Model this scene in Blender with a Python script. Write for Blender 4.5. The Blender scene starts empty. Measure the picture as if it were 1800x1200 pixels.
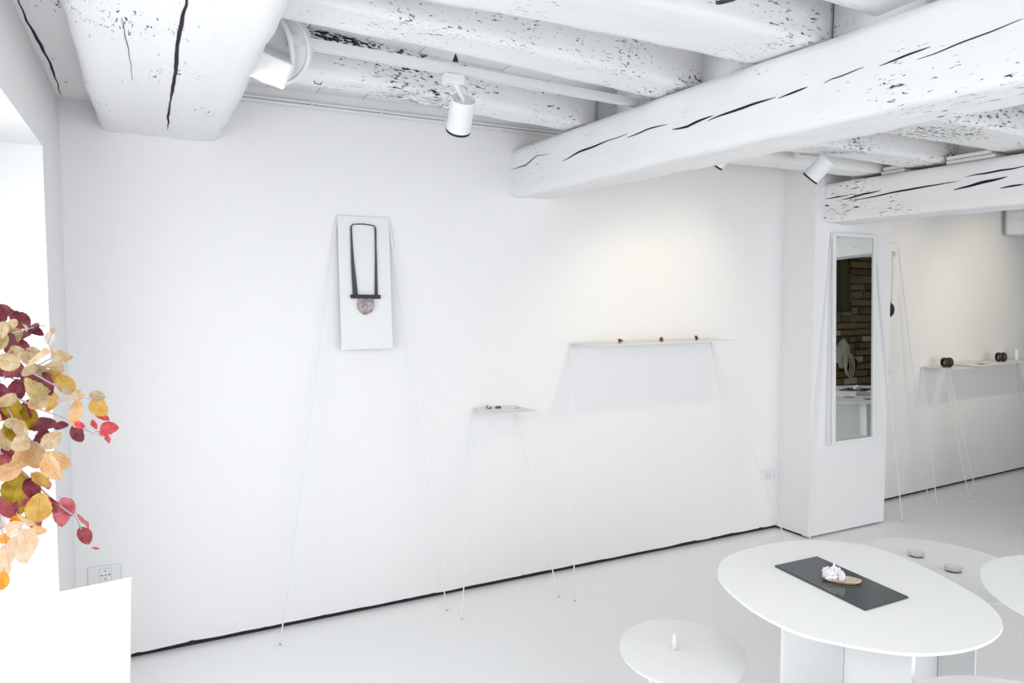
import bpy, bmesh, math, random
from mathutils import Vector, Matrix, noise
from mathutils.bvhtree import BVHTree
C = bpy.context.scene.collection
PI = math.pi
# ------------------------------------------------------------------ camera, world, lights, exposure
cam = bpy.data.cameras.new('camera'); co = bpy.data.objects.new('camera', cam); C.objects.link(co)
cam.sensor_width = 36; cam.lens = 26.0; cam.clip_start = 0.05
co.location = (0, -3.5947, 1.6)
co.rotation_euler = (math.radians(90-3.4775), 0, math.radians(62.1883-90))
sc = bpy.context.scene; sc.camera = co
sc.view_settings.view_transform = 'Standard'; sc.view_settings.look = 'None'
sc.view_settings.gamma = 1; sc.view_settings.use_curve_mapping = False
sc.view_settings.exposure = 0.58
w = bpy.data.worlds.new('sky'); sc.world = w; w.use_nodes = True
w.node_tree.nodes['Background'].inputs[0].default_value = (0.92, 0.96, 1.0, 1)
w.node_tree.nodes['Background'].inputs[1].default_value = 0.7
def area(name, loc, rot, sx, sy, power, col=(1, 1, 1)):
    l = bpy.data.lights.new(name, 'AREA'); l.shape = 'RECTANGLE'; l.size = sx; l.size_y = sy
    l.energy = power; l.color = col
    o = bpy.data.objects.new(name, l); C.objects.link(o); o.location = loc; o.rotation_euler = rot
    return o
# daylight entering through the tall side window and through the shopfront behind the camera
area('daylight_side_window', (-0.86, -2.1, 1.38), (0, math.radians(-60), 0), 1.45, 2.25, 30, (0.965, 0.98, 1.0))
area('daylight_shopfront', (3.2, -5.3, 1.55), (math.radians(50), 0, 0), 6.2, 1.7, 58, (0.985, 0.99, 1.0))

# ------------------------------------------------------------------ materials
def mat(name, col, rough=0.6, metal=0.0, spec=0.5, bump=0.0, bscale=40, trans=0.0):
    m = bpy.data.materials.new(name); m.use_nodes = True
    nt = m.node_tree; b = nt.nodes['Principled BSDF']
    b.inputs['Base Color'].default_value = (*col, 1); b.inputs['Roughness'].default_value = rough
    b.inputs['Metallic'].default_value = metal; b.inputs['Specular IOR Level'].default_value = spec
    tc = nt.nodes.new('ShaderNodeTexCoord'); n = nt.nodes.new('ShaderNodeTexNoise')
    n.inputs['Scale'].default_value = bscale; n.inputs['Detail'].default_value = 5
    nt.links.new(tc.outputs['Object'], n.inputs['Vector'])
    # slight procedural tone variation
    mx = nt.nodes.new('ShaderNodeMixRGB'); mx.inputs[0].default_value = 1
    mx.inputs[1].default_value = (*[c*0.985 for c in col], 1); mx.inputs[2].default_value = (*[min(1, c*1.015) for c in col], 1)
    nt.links.new(n.outputs['Fac'], mx.inputs[0]); nt.links.new(mx.outputs[0], b.inputs['Base Color'])
    if bump:
        bp = nt.nodes.new('ShaderNodeBump'); bp.inputs['Strength'].default_value = bump; bp.inputs['Distance'].default_value = 0.01
        nt.links.new(n.outputs['Fac'], bp.inputs['Height']); nt.links.new(bp.outputs[0], b.inputs['Normal'])
    return m
def wood_mat(name, stretch, thr=0.64, mthr=0.5, dark=(0.022, 0.022, 0.032), seed=0.0, base=(0.885, 0.888, 0.892), ms=2.2, decay=None):
    """white limewashed old timber: paint worn off in patches of fine flecks that run with the grain"""
    m = bpy.data.materials.new(name); m.use_nodes = True
    nt = m.node_tree; N = nt.nodes; Lk = nt.links; b = N['Principled BSDF']
    b.inputs['Roughness'].default_value = 0.7; b.inputs['Specular IOR Level'].default_value = 0.3
    tc = N.new('ShaderNodeTexCoord')
    mp = N.new('ShaderNodeMapping'); mp.inputs['Scale'].default_value = stretch; mp.inputs['Location'].default_value = (seed, seed*2, seed*3)
    Lk.new(tc.outputs['Object'], mp.inputs['Vector'])
    n1 = N.new('ShaderNodeTexNoise'); n1.inputs['Scale'].default_value = 120; n1.inputs['Detail'].default_value = 6; n1.inputs['Roughness'].default_value = 0.65; n1.inputs['Distortion'].default_value = 0.6
    Lk.new(mp.outputs[0], n1.inputs['Vector'])
    mp2 = N.new('ShaderNodeMapping'); mp2.inputs['Location'].default_value = (seed*1.7, seed, 5); Lk.new(tc.outputs['Object'], mp2.inputs['Vector'])
    n2 = N.new('ShaderNodeTexNoise'); n2.inputs['Scale'].default_value = ms; n2.inputs['Detail'].default_value = 3
    Lk.new(mp2.outputs[0], n2.inputs['Vector'])
    r1 = N.new('ShaderNodeMapRange'); r1.inputs['From Min'].default_value = mthr-0.12; r1.inputs['From Max'].default_value = mthr+0.16
    r1.inputs['To Min'].default_value = -0.07; r1.inputs['To Max'].default_value = 0.085
    Lk.new(n2.outputs['Fac'], r1.inputs['Value'])
    ad = N.new('ShaderNodeMath'); ad.operation = 'ADD'; Lk.new(n1.outputs['Fac'], ad.inputs[0]); Lk.new(r1.outputs[0], ad.inputs[1])
    if decay:      # one rotten, unpainted area of the timber: (centre, radii, strength)
        vs = N.new('ShaderNodeVectorMath'); vs.operation = 'SUBTRACT'; vs.inputs[1].default_value = decay[0]; Lk.new(tc.outputs['Object'], vs.inputs[0])
        vm = N.new('ShaderNodeVectorMath'); vm.operation = 'MULTIPLY'; vm.inputs[1].default_value = [1/q for q in decay[1]]; Lk.new(vs.outputs[0], vm.inputs[0])
        vl = N.new('ShaderNodeVectorMath'); vl.operation = 'LENGTH'; Lk.new(vm.outputs[0], vl.inputs[0])
        dr = N.new('ShaderNodeMapRange'); dr.inputs['From Min'].default_value = 1.0; dr.inputs['From Max'].default_value = 0.1; dr.inputs['To Max'].default_value = decay[2]; Lk.new(vl.outputs['Value'], dr.inputs['Value'])
        ad2 = N.new('ShaderNodeMath'); ad2.operation = 'ADD'; Lk.new(ad.outputs[0], ad2.inputs[0]); Lk.new(dr.outputs[0], ad2.inputs[1]); ad = ad2
    r2 = N.new('ShaderNodeMapRange'); r2.inputs['From Min'].default_value = thr; r2.inputs['From Max'].default_value = thr+0.035
    Lk.new(ad.outputs[0], r2.inputs['Value'])
    mx = N.new('ShaderNodeMixRGB'); mx.inputs[1].default_value = (*base, 1); mx.inputs[2].default_value = (*dark, 1)
    Lk.new(r2.outputs[0], mx.inputs[0]); Lk.new(mx.outputs[0], b.inputs['Base Color'])
    bp = N.new('ShaderNodeBump'); bp.inputs['Strength'].default_value = 0.35; bp.inputs['Distance'].default_value = 0.008
    n3 = N.new('ShaderNodeTexNoise'); n3.inputs['Scale'].default_value = 22; n3.inputs['Detail'].default_value = 6
    Lk.new(mp.outputs[0], n3.inputs['Vector'])
    sb = N.new('ShaderNodeMath'); sb.operation = 'SUBTRACT'; Lk.new(n3.outputs['Fac'], sb.inputs[0]); Lk.new(r2.outputs[0], sb.inputs[1])
    Lk.new(sb.outputs[0], bp.inputs['Height']); Lk.new(bp.outputs[0], b.inputs['Normal'])
    return m
WALL = mat('white_plaster', (0.885, 0.885, 0.89), 0.75, bump=0.05, bscale=18, spec=0.2)
FLOOR = mat('white_resin_floor', (0.92, 0.925, 0.93), 0.28, bump=0.03, bscale=6, spec=0.4)
LACQ = mat('white_lacquered_metal', (0.87, 0.875, 0.875), 0.6, spec=0.25)
SHELFM = mat('white_painted_steel', (0.84, 0.845, 0.85), 0.5, spec=0.3)
RODM = mat('white_rod', (0.83, 0.83, 0.85), 0.45)
SPOTM = mat('white_lamp_body', (0.85, 0.86, 0.87), 0.4)
BLACK = mat('black_rim', (0.012, 0.012, 0.02), 0.5)
DARKGAP = mat('dark_gap_strip', (0.03, 0.03, 0.034), 0.95, bump=0.5, bscale=60)
CRACK = mat('bare_dark_wood', (0.015, 0.012, 0.018), 0.95)
SLATE = mat('black_slate', (0.045, 0.052, 0.055), 0.14, spec=0.6)
RIBBON = mat('grey_felt_ribbon', (0.07, 0.085, 0.095), 0.9, bump=0.4, bscale=300)
BAR = mat('black_bar', (0.012, 0.014, 0.02), 0.5)
CRYSTAL = mat('white_crystal', (0.86, 0.84, 0.86), 0.35, bump=0.3, bscale=160)
GOLD = mat('brass_edge', (0.55, 0.38, 0.10), 0.35, metal=0.9)
TRACK = mat('white_track', (0.82, 0.83, 0.84), 0.4)
PLAST = mat('white_plastic', (0.83, 0.84, 0.85), 0.35)
GREYL = mat('grey_joint', (0.38, 0.40, 0.42), 0.6)
RUST = mat('rust_red_stone', (0.42, 0.10, 0.035), 0.5, bump=0.3, bscale=200)
BROWN = mat('brown_stone', (0.10, 0.05, 0.03), 0.5, bump=0.3, bscale=200)
DKOL = mat('dark_olive_stone', (0.03, 0.03, 0.015), 0.45)
THIN = mat('yellow_gold_wire', (0.75, 0.62, 0.28), 0.3, metal=0.8)
SILV = mat('silver', (0.72, 0.74, 0.76), 0.25, metal=0.9)
HORN = mat('dark_horn', (0.02, 0.016, 0.012), 0.35)
STRING = mat('cream_string', (0.62, 0.56, 0.38), 0.8)
CANVAS = mat('cream_canvas', (0.50, 0.48, 0.36), 0.85, bump=0.4, bscale=60)
CANVASD = mat('dark_bag', (0.012, 0.012, 0.012), 0.8)
EGGM = mat('pale_pink_porcelain', (0.86, 0.80, 0.77), 0.35)
BARK = mat('grey_bark', (0.34, 0.29, 0.33), 0.7, bump=0.3, bscale=150)
def mirror_mat():
    m = bpy.data.materials.new('mirror_silver'); m.use_nodes = True; b = m.node_tree.nodes['Principled BSDF']
    b.inputs['Base Color'].default_value = (0.86, 0.88, 0.87, 1); b.inputs['Metallic'].default_value = 1; b.inputs['Roughness'].default_value = 0.0
    return m
MIRROR = mirror_mat()
def glass_mat(name, col=(0.97, 0.98, 0.97), r=0.02):
    m = bpy.data.materials.new(name); m.use_nodes = True; b = m.node_tree.nodes['Principled BSDF']
    b.inputs['Base Color'].default_value = (*col, 1); b.inputs['Transmission Weight'].default_value = 1; b.inputs['Roughness'].default_value = r
    b.inputs['IOR'].default_value = 1.45
    return m
GLASS = glass_mat('clear_glass')
def stone_mat(name, c1, c2, sc_, rough=0.4):
    m = bpy.data.materials.new(name); m.use_nodes = True; nt = m.node_tree; b = nt.nodes['Principled BSDF']
    tc = nt.nodes.new('ShaderNodeTexCoord'); n = nt.nodes.new('ShaderNodeTexNoise'); n.inputs['Scale'].default_value = sc_; n.inputs['Detail'].default_value = 5; n.inputs['Distortion'].default_value = 1.2
    r = nt.nodes.new('ShaderNodeValToRGB'); r.color_ramp.elements[0].position = 0.38; r.color_ramp.elements[1].position = 0.62
    r.color_ramp.elements[0].color = (*c1, 1); r.color_ramp.elements[1].color = (*c2, 1)
    nt.links.new(tc.outputs['Object'], n.inputs['Vector']); nt.links.new(n.outputs['Fac'], r.inputs[0]); nt.links.new(r.outputs[0], b.inputs['Base Color'])
    b.inputs['Roughness'].default_value = rough
    return m
PEND = stone_mat('mauve_shell', (0.20, 0.155, 0.165), (0.47, 0.40, 0.40), 40)
NACRE = stone_mat('beige_nacre', (0.55, 0.42, 0.36), (0.72, 0.66, 0.60), 22)
BRICKS = [stone_mat('brick_%d' % i, a, b_, 14, 0.9) for i, (a, b_) in enumerate([
    ((0.13, 0.09, 0.04), (0.26, 0.19, 0.08)), ((0.11, 0.05, 0.03), (0.17, 0.09, 0.05)), ((0.10, 0.08, 0.05), (0.30, 0.26, 0.18)),
    ((0.15, 0.11, 0.05), (0.27, 0.21, 0.10)), ((0.30, 0.27, 0.20), (0.52, 0.48, 0.38)), ((0.07, 0.06, 0.05), (0.16, 0.13, 0.09))])]
MORTAR = stone_mat('mortar', (0.05, 0.04, 0.03), (0.14, 0.12, 0.09), 20, 0.95)
def leaf_mat(name, c1, c2, tr=0.42):
    m = bpy.data.materials.new(name); m.use_nodes = True; nt = m.node_tree; N = nt.nodes; b = N['Principled BSDF']
    def mth(op, a, b_=None):
        n_ = N.new('ShaderNodeMath'); n_.operation = op
        for k, v in ((0, a), (1, b_)):
            if v is None: continue
            if isinstance(v, (int, float)): n_.inputs[k].default_value = v
            else: nt.links.new(v, n_.inputs[k])
        return n_.outputs[0]
    tc = N.new('ShaderNodeTexCoord'); n = N.new('ShaderNodeTexNoise'); n.inputs['Scale'].default_value = 2.6; n.inputs['Detail'].default_value = 5
    oi = N.new('ShaderNodeObjectInfo'); ad = N.new('ShaderNodeVectorMath'); ad.operation = 'ADD'
    sc2 = mth('MULTIPLY', oi.outputs['Random'], 20.0)
    nt.links.new(tc.outputs['Object'], ad.inputs[0]); nt.links.new(sc2, ad.inputs[1]); nt.links.new(ad.outputs[0], n.inputs['Vector'])
    sp = N.new('ShaderNodeSeparateXYZ'); nt.links.new(tc.outputs['Object'], sp.inputs[0])
    ay = mth('ABSOLUTE', sp.outputs[1])
    ph = mth('SUBTRACT', sp.outputs[0], mth('MULTIPLY', ay, 0.8))
    vein = mth('POWER', mth('ABSOLUTE', mth('SINE', mth('MULTIPLY', ph, 34.0))), 9.0)      # side veins in a V
    vein = mth('SUBTRACT', 1.0, mth('MULTIPLY', mth('SUBTRACT', 1.0, mth('POWER', mth('ABSOLUTE', mth('SINE', mth('MULTIPLY', ph, 28.0))), 0.35)), 0.55))
    mid = N.new('ShaderNodeMapRange'); mid.inputs['From Max'].default_value = 0.025; mid.inputs['To Min'].default_value = 0.62; nt.links.new(ay, mid.inputs['Value'])
    dk_ = mth('MULTIPLY', vein, mid.outputs[0])
    r = N.new('ShaderNodeValToRGB'); r.color_ramp.elements[0].position = 0.32; r.color_ramp.elements[1].position = 0.62
    r.color_ramp.elements[0].color = (*c1, 1); r.color_ramp.elements[1].color = (*c2, 1); nt.links.new(n.outputs['Fac'], r.inputs[0])
    mx = N.new('ShaderNodeMixRGB'); mx.blend_type = 'MULTIPLY'; mx.inputs[0].default_value = 0.6
    nt.links.new(r.outputs[0], mx.inputs[1]); nt.links.new(dk_, mx.inputs[2])
    nt.links.new(mx.outputs[0], b.inputs['Base Color']); b.inputs['Roughness'].default_value = 0.55; b.inputs['Specular IOR Level'].default_value = 0.3
    bp = N.new('ShaderNodeBump'); bp.inputs['Strength'].default_value = 0.5; bp.inputs['Distance'].default_value = 0.002; nt.links.new(dk_, bp.inputs['Height']); nt.links.new(bp.outputs[0], b.inputs['Normal'])
    t = N.new('ShaderNodeBsdfTranslucent'); nt.links.new(mx.outputs[0], t.inputs['Color'])
    ms = N.new('ShaderNodeMixShader'); ms.inputs[0].default_value = tr
    nt.links.new(b.outputs[0], ms.inputs[1]); nt.links.new(t.outputs[0], ms.inputs[2])
    nt.links.new(ms.outputs[0], N['Material Output'].inputs['Surface'])
    return m
LEAFM = {'B': leaf_mat('leaf_burgundy', (0.10, 0.015, 0.025), (0.24, 0.05, 0.07)), 'M': leaf_mat('leaf_crimson', (0.20, 0.02, 0.04), (0.38, 0.09, 0.10)),
         'T': leaf_mat('leaf_tan', (0.446, 0.302, 0.144), (0.576, 0.461, 0.302)), 'O': leaf_mat('leaf_olive_tan', (0.272, 0.204, 0.068), (0.468, 0.357, 0.17)),
         'Y': leaf_mat('leaf_ochre', (0.561, 0.306, 0.051), (0.697, 0.468, 0.136)), 'G': leaf_mat('leaf_apricot', (0.624, 0.352, 0.144), (0.704, 0.48, 0.272)),
         'P': leaf_mat('leaf_pale_pink', (0.64, 0.496, 0.432), (0.72, 0.64, 0.592)), 'R': leaf_mat('leaf_bright_red', (0.558, 0.036, 0.054), (0.765, 0.126, 0.144)),
         '2': leaf_mat('leaf_rose', (0.399, 0.0665, 0.095), (0.646, 0.19, 0.209)), 'D': leaf_mat('leaf_olive_yellow', (0.204, 0.128, 0.0085), (0.442, 0.306, 0.0255)),
         'N': leaf_mat('leaf_orange', (0.807, 0.266, 0.019), (0.902, 0.399, 0.057)), 'H': leaf_mat('leaf_peach', (0.765, 0.493, 0.306), (0.807, 0.629, 0.476))}

# ------------------------------------------------------------------ helpers
def tag(o, label=None, cat=None, group=None, kind=None):
    if label: o['label'] = label
    if cat: o['category'] = cat
    if group: o['group'] = group
    if kind: o['kind'] = kind
    return o
def empty(name, loc=(0, 0, 0), rz=0.0):
    o = bpy.data.objects.new(name, None); C.objects.link(o); o.location = loc; o.rotation_euler.z = rz
    o.empty_display_size = 0.05
    return o
def link(name, me, m, parent=None, loc=None):
    o = bpy.data.objects.new(name, me); C.objects.link(o)
    if m is not None:
        me.materials.clear(); me.materials.append(m)
    if parent is not None:
        o.parent = parent
    if loc is not None: o.location = loc
    return o
def obj(name, bm, m, parent=None, smooth=False, loc=None):
    me = bpy.data.meshes.new(name); bm.normal_update()
    if smooth:
        for f in bm.faces: f.smooth = True
    bm.to_mesh(me); bm.free()
    return link(name, me, m, parent, loc)
def box(bm, x0, x1, y0, y1, z0, z1, bev=0.0):
    r = bmesh.ops.create_cube(bm, size=1)
    for v in r['verts']:
        v.co = Vector(((x0+x1)/2+v.co.x*(x1-x0), (y0+y1)/2+v.co.y*(y1-y0), (z0+z1)/2+v.co.z*(z1-z0)))
    if bev:
        es = set(e for v in r['verts'] for e in v.link_edges)
        bmesh.ops.bevel(bm, geom=list(es), offset=bev, segments=2, affect='EDGES', profile=0.5)
def BX(*a, **k):
    bm = bmesh.new(); box(bm, *a, **k); return bm
def frame(d):
    d = d.normalized(); u = d.orthogonal().normalized(); return u, d.cross(u)
def tube(bm, pts, r, n=8, closed=False):
    pts = [Vector(p) for p in pts]; rings = []
    u = None
    for i, p in enumerate(pts):
        if closed: d = pts[(i+1) % len(pts)]-pts[i-1]
        else: d = pts[min(i+1, len(pts)-1)]-pts[max(i-1, 0)]
        d.normalize()
        if u is None: u = d.orthogonal().normalized()
        u = (u-d*u.dot(d)).normalized(); v = d.cross(u)
        rr = r[i] if isinstance(r, (list, tuple)) else r
        rings.append([bm.verts.new(p+(u*math.cos(2*PI*k/n)+v*math.sin(2*PI*k/n))*rr) for k in range(n)])
    m = len(rings)
    for i in range(m if closed else m-1):
        a, b = rings[i], rings[(i+1) % m]
        for k in range(n): bm.faces.new((a[k], a[(k+1) % n], b[(k+1) % n], b[k]))
    if not closed:
        bm.faces.new(rings[0][::-1]); bm.faces.new(rings[-1])
def TUBE(pts, r, n=8, closed=False):
    bm = bmesh.new(); tube(bm, pts, r, n, closed); return bm
def lathe(bm, prof, n=32, M=Matrix.Identity(4)):
    rings = []
    for (r, z) in prof:
        rings.append([bm.verts.new(M @ Vector((r*math.cos(2*PI*k/n), r*math.sin(2*PI*k/n), z))) for k in range(n)])
    for i in range(len(rings)-1):
        a, b = rings[i], rings[i+1]
        for k in range(n): bm.faces.new((a[k], a[(k+1) % n], b[(k+1) % n], b[k]))
    bm.faces.new(rings[0][::-1]); bm.faces.new(rings[-1])
def prism(bm, pts, z0, z1):
    a = [bm.verts.new((x, y, z0)) for x, y in pts]; b = [bm.verts.new((x, y, z1)) for x, y in pts]
    bm.faces.new(a[::-1]); bm.faces.new(b); n = len(pts)
    for k in range(n): bm.faces.new((a[k], a[(k+1) % n], b[(k+1) % n], b[k]))
def blob(bm, c, rx, ry, rz, seed=0, amp=0.15, sub=3, fr=2.0):
    r = bmesh.ops.create_icosphere(bm, subdivisions=sub, radius=1)
    for v in r['verts']:
        d = 1+amp*noise.noise(v.co*fr+Vector((seed*3.1, seed, 0)))
        v.co = Vector((c[0]+v.co.x*rx*d, c[1]+v.co.y*ry*d, c[2]+v.co.z*rz*d))

# ------------------------------------------------------------------ room shell
def wx_left(y): return -0.205+0.033*y          # the left wall runs a little out of square
# floor
o = obj('floor', BX(-1.6, 11.2, -6.4, 0.6, -0.06, 0.0), FLOOR); tag(o, 'glossy white resin floor', kind='structure')
# main back wall: a plaster panel that stops short of the floor, its lower edge slightly ragged
def panel_wall(name, p0, p1, z1, thick, gap, label, ragged=0.0, seed=0):
    bm = bmesh.new(); p0 = Vector((*p0, 0)); p1 = Vector((*p1, 0)); L = (p1-p0).length
    n = max(2, int(L/0.02)) if ragged else 2
    nrm = Vector((p1.y-p0.y, -(p1.x-p0.x), 0)).normalized()      # towards the room
    rows = []
    for i in range(n+1):
        q = p0.lerp(p1, i/n); zz = gap
        if ragged:
            zz += ragged*0.5*noise.noise(Vector((i*0.11, seed, 0)))+ragged*max(0, noise.noise(Vector((i*0.37, seed+7, 0)))-0.25)
        f = nrm*thick
        rows.append([bm.verts.new(q+Vector((0, 0, zz))), bm.verts.new(q+Vector((0, 0, z1))), bm.verts.new(q-f+Vector((0, 0, zz))), bm.verts.new(q-f+Vector((0, 0, z1)))])
    for i in range(n):
        a, b = rows[i], rows[i+1]
        bm.faces.new((a[0], b[0], b[1], a[1])); bm.faces.new((b[2], a[2], a[3], b[3]))
        bm.faces.new((a[2], b[2], b[0], a[0])); bm.faces.new((a[1], b[1], b[3], a[3]))
    a = rows[0]; bm.faces.new((a[0], a[1], a[3], a[2])); a = rows[-1]; bm.faces.new((a[2], a[3], a[1], a[0]))
    o = obj(name, bm, WALL); return tag(o, label, kind='structure')
panel_wall('wall_back', (-0.22, 0), (3.97, 0), 2.60, 0.05, 0.026, 'long white plaster wall with a dark shadow gap at the floor', 0.012, 1)
panel_wall('wall_pier_side', (3.9705, 0.05), (3.9705, -0.2595), 2.60, 0.04, 0.016, 'narrow side of the white pier', 0.004, 2)
panel_wall('wall_pier', (3.97, -0.26), (4.74, -0.26), 2.60, 0.05, 0.012, 'front of the white pier that carries the mirror', 0.004, 3)
panel_wall('wall_pier_return', (4.7395, -0.2595), (4.7395, 0.09), 2.60, 0.04, 0.012, 'far side of the white pier')
panel_wall('wall_right', (4.70, 0.056), (9.6, 0.304), 2.60, 0.05, 0.022, 'white wall of the further room with a dark gap at the floor', 0.003, 5)
# strips coloured dark so the recess behind the gaps is dark
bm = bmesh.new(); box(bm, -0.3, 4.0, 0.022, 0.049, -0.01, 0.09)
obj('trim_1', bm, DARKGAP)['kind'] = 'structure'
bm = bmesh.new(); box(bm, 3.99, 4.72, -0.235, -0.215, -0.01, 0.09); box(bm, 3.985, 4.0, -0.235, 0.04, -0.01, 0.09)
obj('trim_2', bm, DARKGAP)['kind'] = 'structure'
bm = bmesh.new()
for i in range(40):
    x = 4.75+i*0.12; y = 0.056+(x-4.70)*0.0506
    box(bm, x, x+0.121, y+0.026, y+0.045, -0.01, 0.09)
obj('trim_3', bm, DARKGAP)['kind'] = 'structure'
for n_ in ('trim_1', 'trim_2', 'trim_3'): bpy.data.objects[n_]['label'] = 'strip coloured dark behind the gap under the white wall'
# left wall with tall window opening (jambs 45 cm deep)
def quadbox(bm, pts, z0, z1): prism(bm, pts, z0, z1)
T = 0.55
def lw(y, d=0.0): return (wx_left(y)-d, y)
bm = bmesh.new()
ya, yb = -0.57, -3.30
quadbox(bm, [lw(0.3), lw(0.3, T), lw(ya, T), lw(ya)], 0, 2.62)
quadbox(bm, [lw(yb), lw(yb, T), lw(-6.4, T), lw(-6.4)], 0, 2.62)
quadbox(bm, [lw(ya), lw(ya, T), lw(yb, T), lw(yb)], 2.115, 2.62)
quadbox(bm, [lw(ya), lw(ya, T), lw(yb, T), lw(yb)], 0, 0.30)
tag(obj('wall_left', bm, WALL), 'left white wall with a deep window opening', kind='structure')
# window in the outer plane of the opening
W = empty('window_1', (wx_left(-1.935)-T+0.03, -1.935, 0.30)); tag(W, 'tall white window in the left wall', kind='structure')
bm = bmesh.new(); wl, wh = 1.365, 1.815
for (a, b_, c, d) in ((-wl, -wl+0.05, 0, wh), (wl-0.05, wl, 0, wh), (-0.03, 0.03, 0, wh), (-wl, wl, 0, 0.05), (-wl, wl, wh-0.05, wh)):
    box(bm, -0.025, 0.025, a, b_, c, d)
obj('window_frame', bm, LACQ, W)
for s in (-1, 1): obj('pane', BX(-0.003, 0.003, min(s*0.03, s*(wl-0.05)), max(s*0.03, s*(wl-0.05)), 0.05, wh-0.05), GLASS, W)
# front wall behind the camera with shopfront opening, right end wall
bm = bmesh.new(); box(bm, -1.0, 0.05, -5.35, -5.15, 0, 2.62); box(bm, 6.35, 11.2, -5.35, -5.15, 0, 2.62); box(bm, 0.05, 6.35, -5.35, -5.15, 2.35, 2.62); box(bm, 0.05, 6.35, -5.35, -5.15, 0, 0.12)
tag(obj('wall_front', bm, WALL), 'white front wall behind the viewer', kind='structure')
tag(obj('wall_end', BX(9.55, 9.75, -6.4, 0.6, 0, 2.62), WALL), 'white end wall of the further room', kind='structure')
# ceiling: boards laid across the joists
CE = empty('ceiling', (0, 0, 2.56)); tag(CE, 'white painted boarded ceiling above the joists', kind='structure')
CB = wood_mat('painted_boards', (1.0, 0.15, 1.0), 0.70, 0.55, seed=4)
random.seed(5); x = -0.8; k = 0
board_me = []
while x < 9.8:
    wd = random.uniform(0.19, 0.26)
    bm = bmesh.new(); box(bm, 0, wd-0.004, -6.3, 0.5, 0, 0.03, 0.003)
    o = obj('board', bm, CB, CE); o.location = (x, 0, random.uniform(0, 0.006)); x += wd
tag(obj('ceiling_backing', BX(-0.85, 9.8, -6.4, 0.55, 2.60, 2.66), WALL), 'ceiling slab over the boards', kind='structure')
# ------------------------------------------------------------------ rough timbers
def hewn(name, p0, p1, w, h, m, label, w1=None, h1=None, z_off1=0.0, step=0.03, amp=0.012, seed=0, parent=None, rnd=0.03, fine=0.004):
    """rough-hewn timber; p0,p1 = axis points on the TOP left edge (x,y,z); w grows to the right of travel, h goes down"""
    p0 = Vector(p0); p1 = Vector(p1); d = (p1-p0); L = d.length; d.normalize()
    side = Vector((d.y, -d.x, 0)).normalized()
    if abs(d.y) > abs(d.x): side = -side
    up = Vector((0, 0, 1))
    w1 = w if w1 is None else w1; h1 = h if h1 is None else h1
    prof = []   # unit rounded rectangle, (a: 0..1 across, b: 0..1 down)
    n = max(10, int((w+h)/step*1.0))
    bm = bmesh.new(); ns = int(L/step)+1; rings = []
    for i in range(ns+1):
        s = i/ns; q = p0.lerp(p1, s); W_ = w+(w1-w)*s; H_ = h+(h1-h)*s
        ring = []
        per = 2*(W_+H_); nn = n*2
        for k in range(nn):
            t = k/nn*4
            e = int(t); f = t-e
            if e == 0: a, b = f, 0
            elif e == 1: a, b = 1, f
            elif e == 2: a, b = 1-f, 1
            else: a, b = 0, 1-f
            X_, Y_ = (a-0.5)*W_, (b-0.5)*H_
            # round the corners
            rx, ry = W_/2-rnd, H_/2-rnd
            cx, cy = max(-rx, min(rx, X_)), max(-ry, min(ry, Y_))
            dx, dy = X_-cx, Y_-cy; l = math.hypot(dx, dy)
            if l > rnd: dx, dy = dx/l*rnd, dy/l*rnd
            X_, Y_ = cx+dx, cy+dy
            P = q+side*(X_+W_/2)-up*(Y_+H_/2)
            nd = Vector(((X_)/W_*2, 0, (Y_)/H_*2))
            nn_ = (side*X_/W_-up*Y_/H_).normalized()
            # low and mid frequency unevenness, stretched along the grain
            g = Vector((P.dot(d)*1.3, X_*4, Y_*4))+Vector((seed*5.3, seed, 0))
            disp = amp*noise.noise(g)+fine*noise.noise(Vector((P.dot(d)*7, X_*26, Y_*26))+Vector((seed, 0, 0)))
            if b == 0: disp *= 0.3
            ring.append(bm.verts.new(P+nn_*disp))
        rings.append(ring)
    for i in range(ns):
        a, b = rings[i], rings[i+1]
        for k in range(len(a)): bm.faces.new((a[k], b[k], b[(k+1) % len(a)], a[(k+1) % len(a)]))
    bm.faces.new(rings[0]); bm.faces.new(rings[-1][::-1])
    bmesh.ops.recalc_face_normals(bm, faces=bm.faces)
    tree = BVHTree.FromBMesh(bm)
    o = obj(name, bm, m, parent, smooth=True)
    if label: tag(o, label, 'ceiling beam')
    return o, tree
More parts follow.
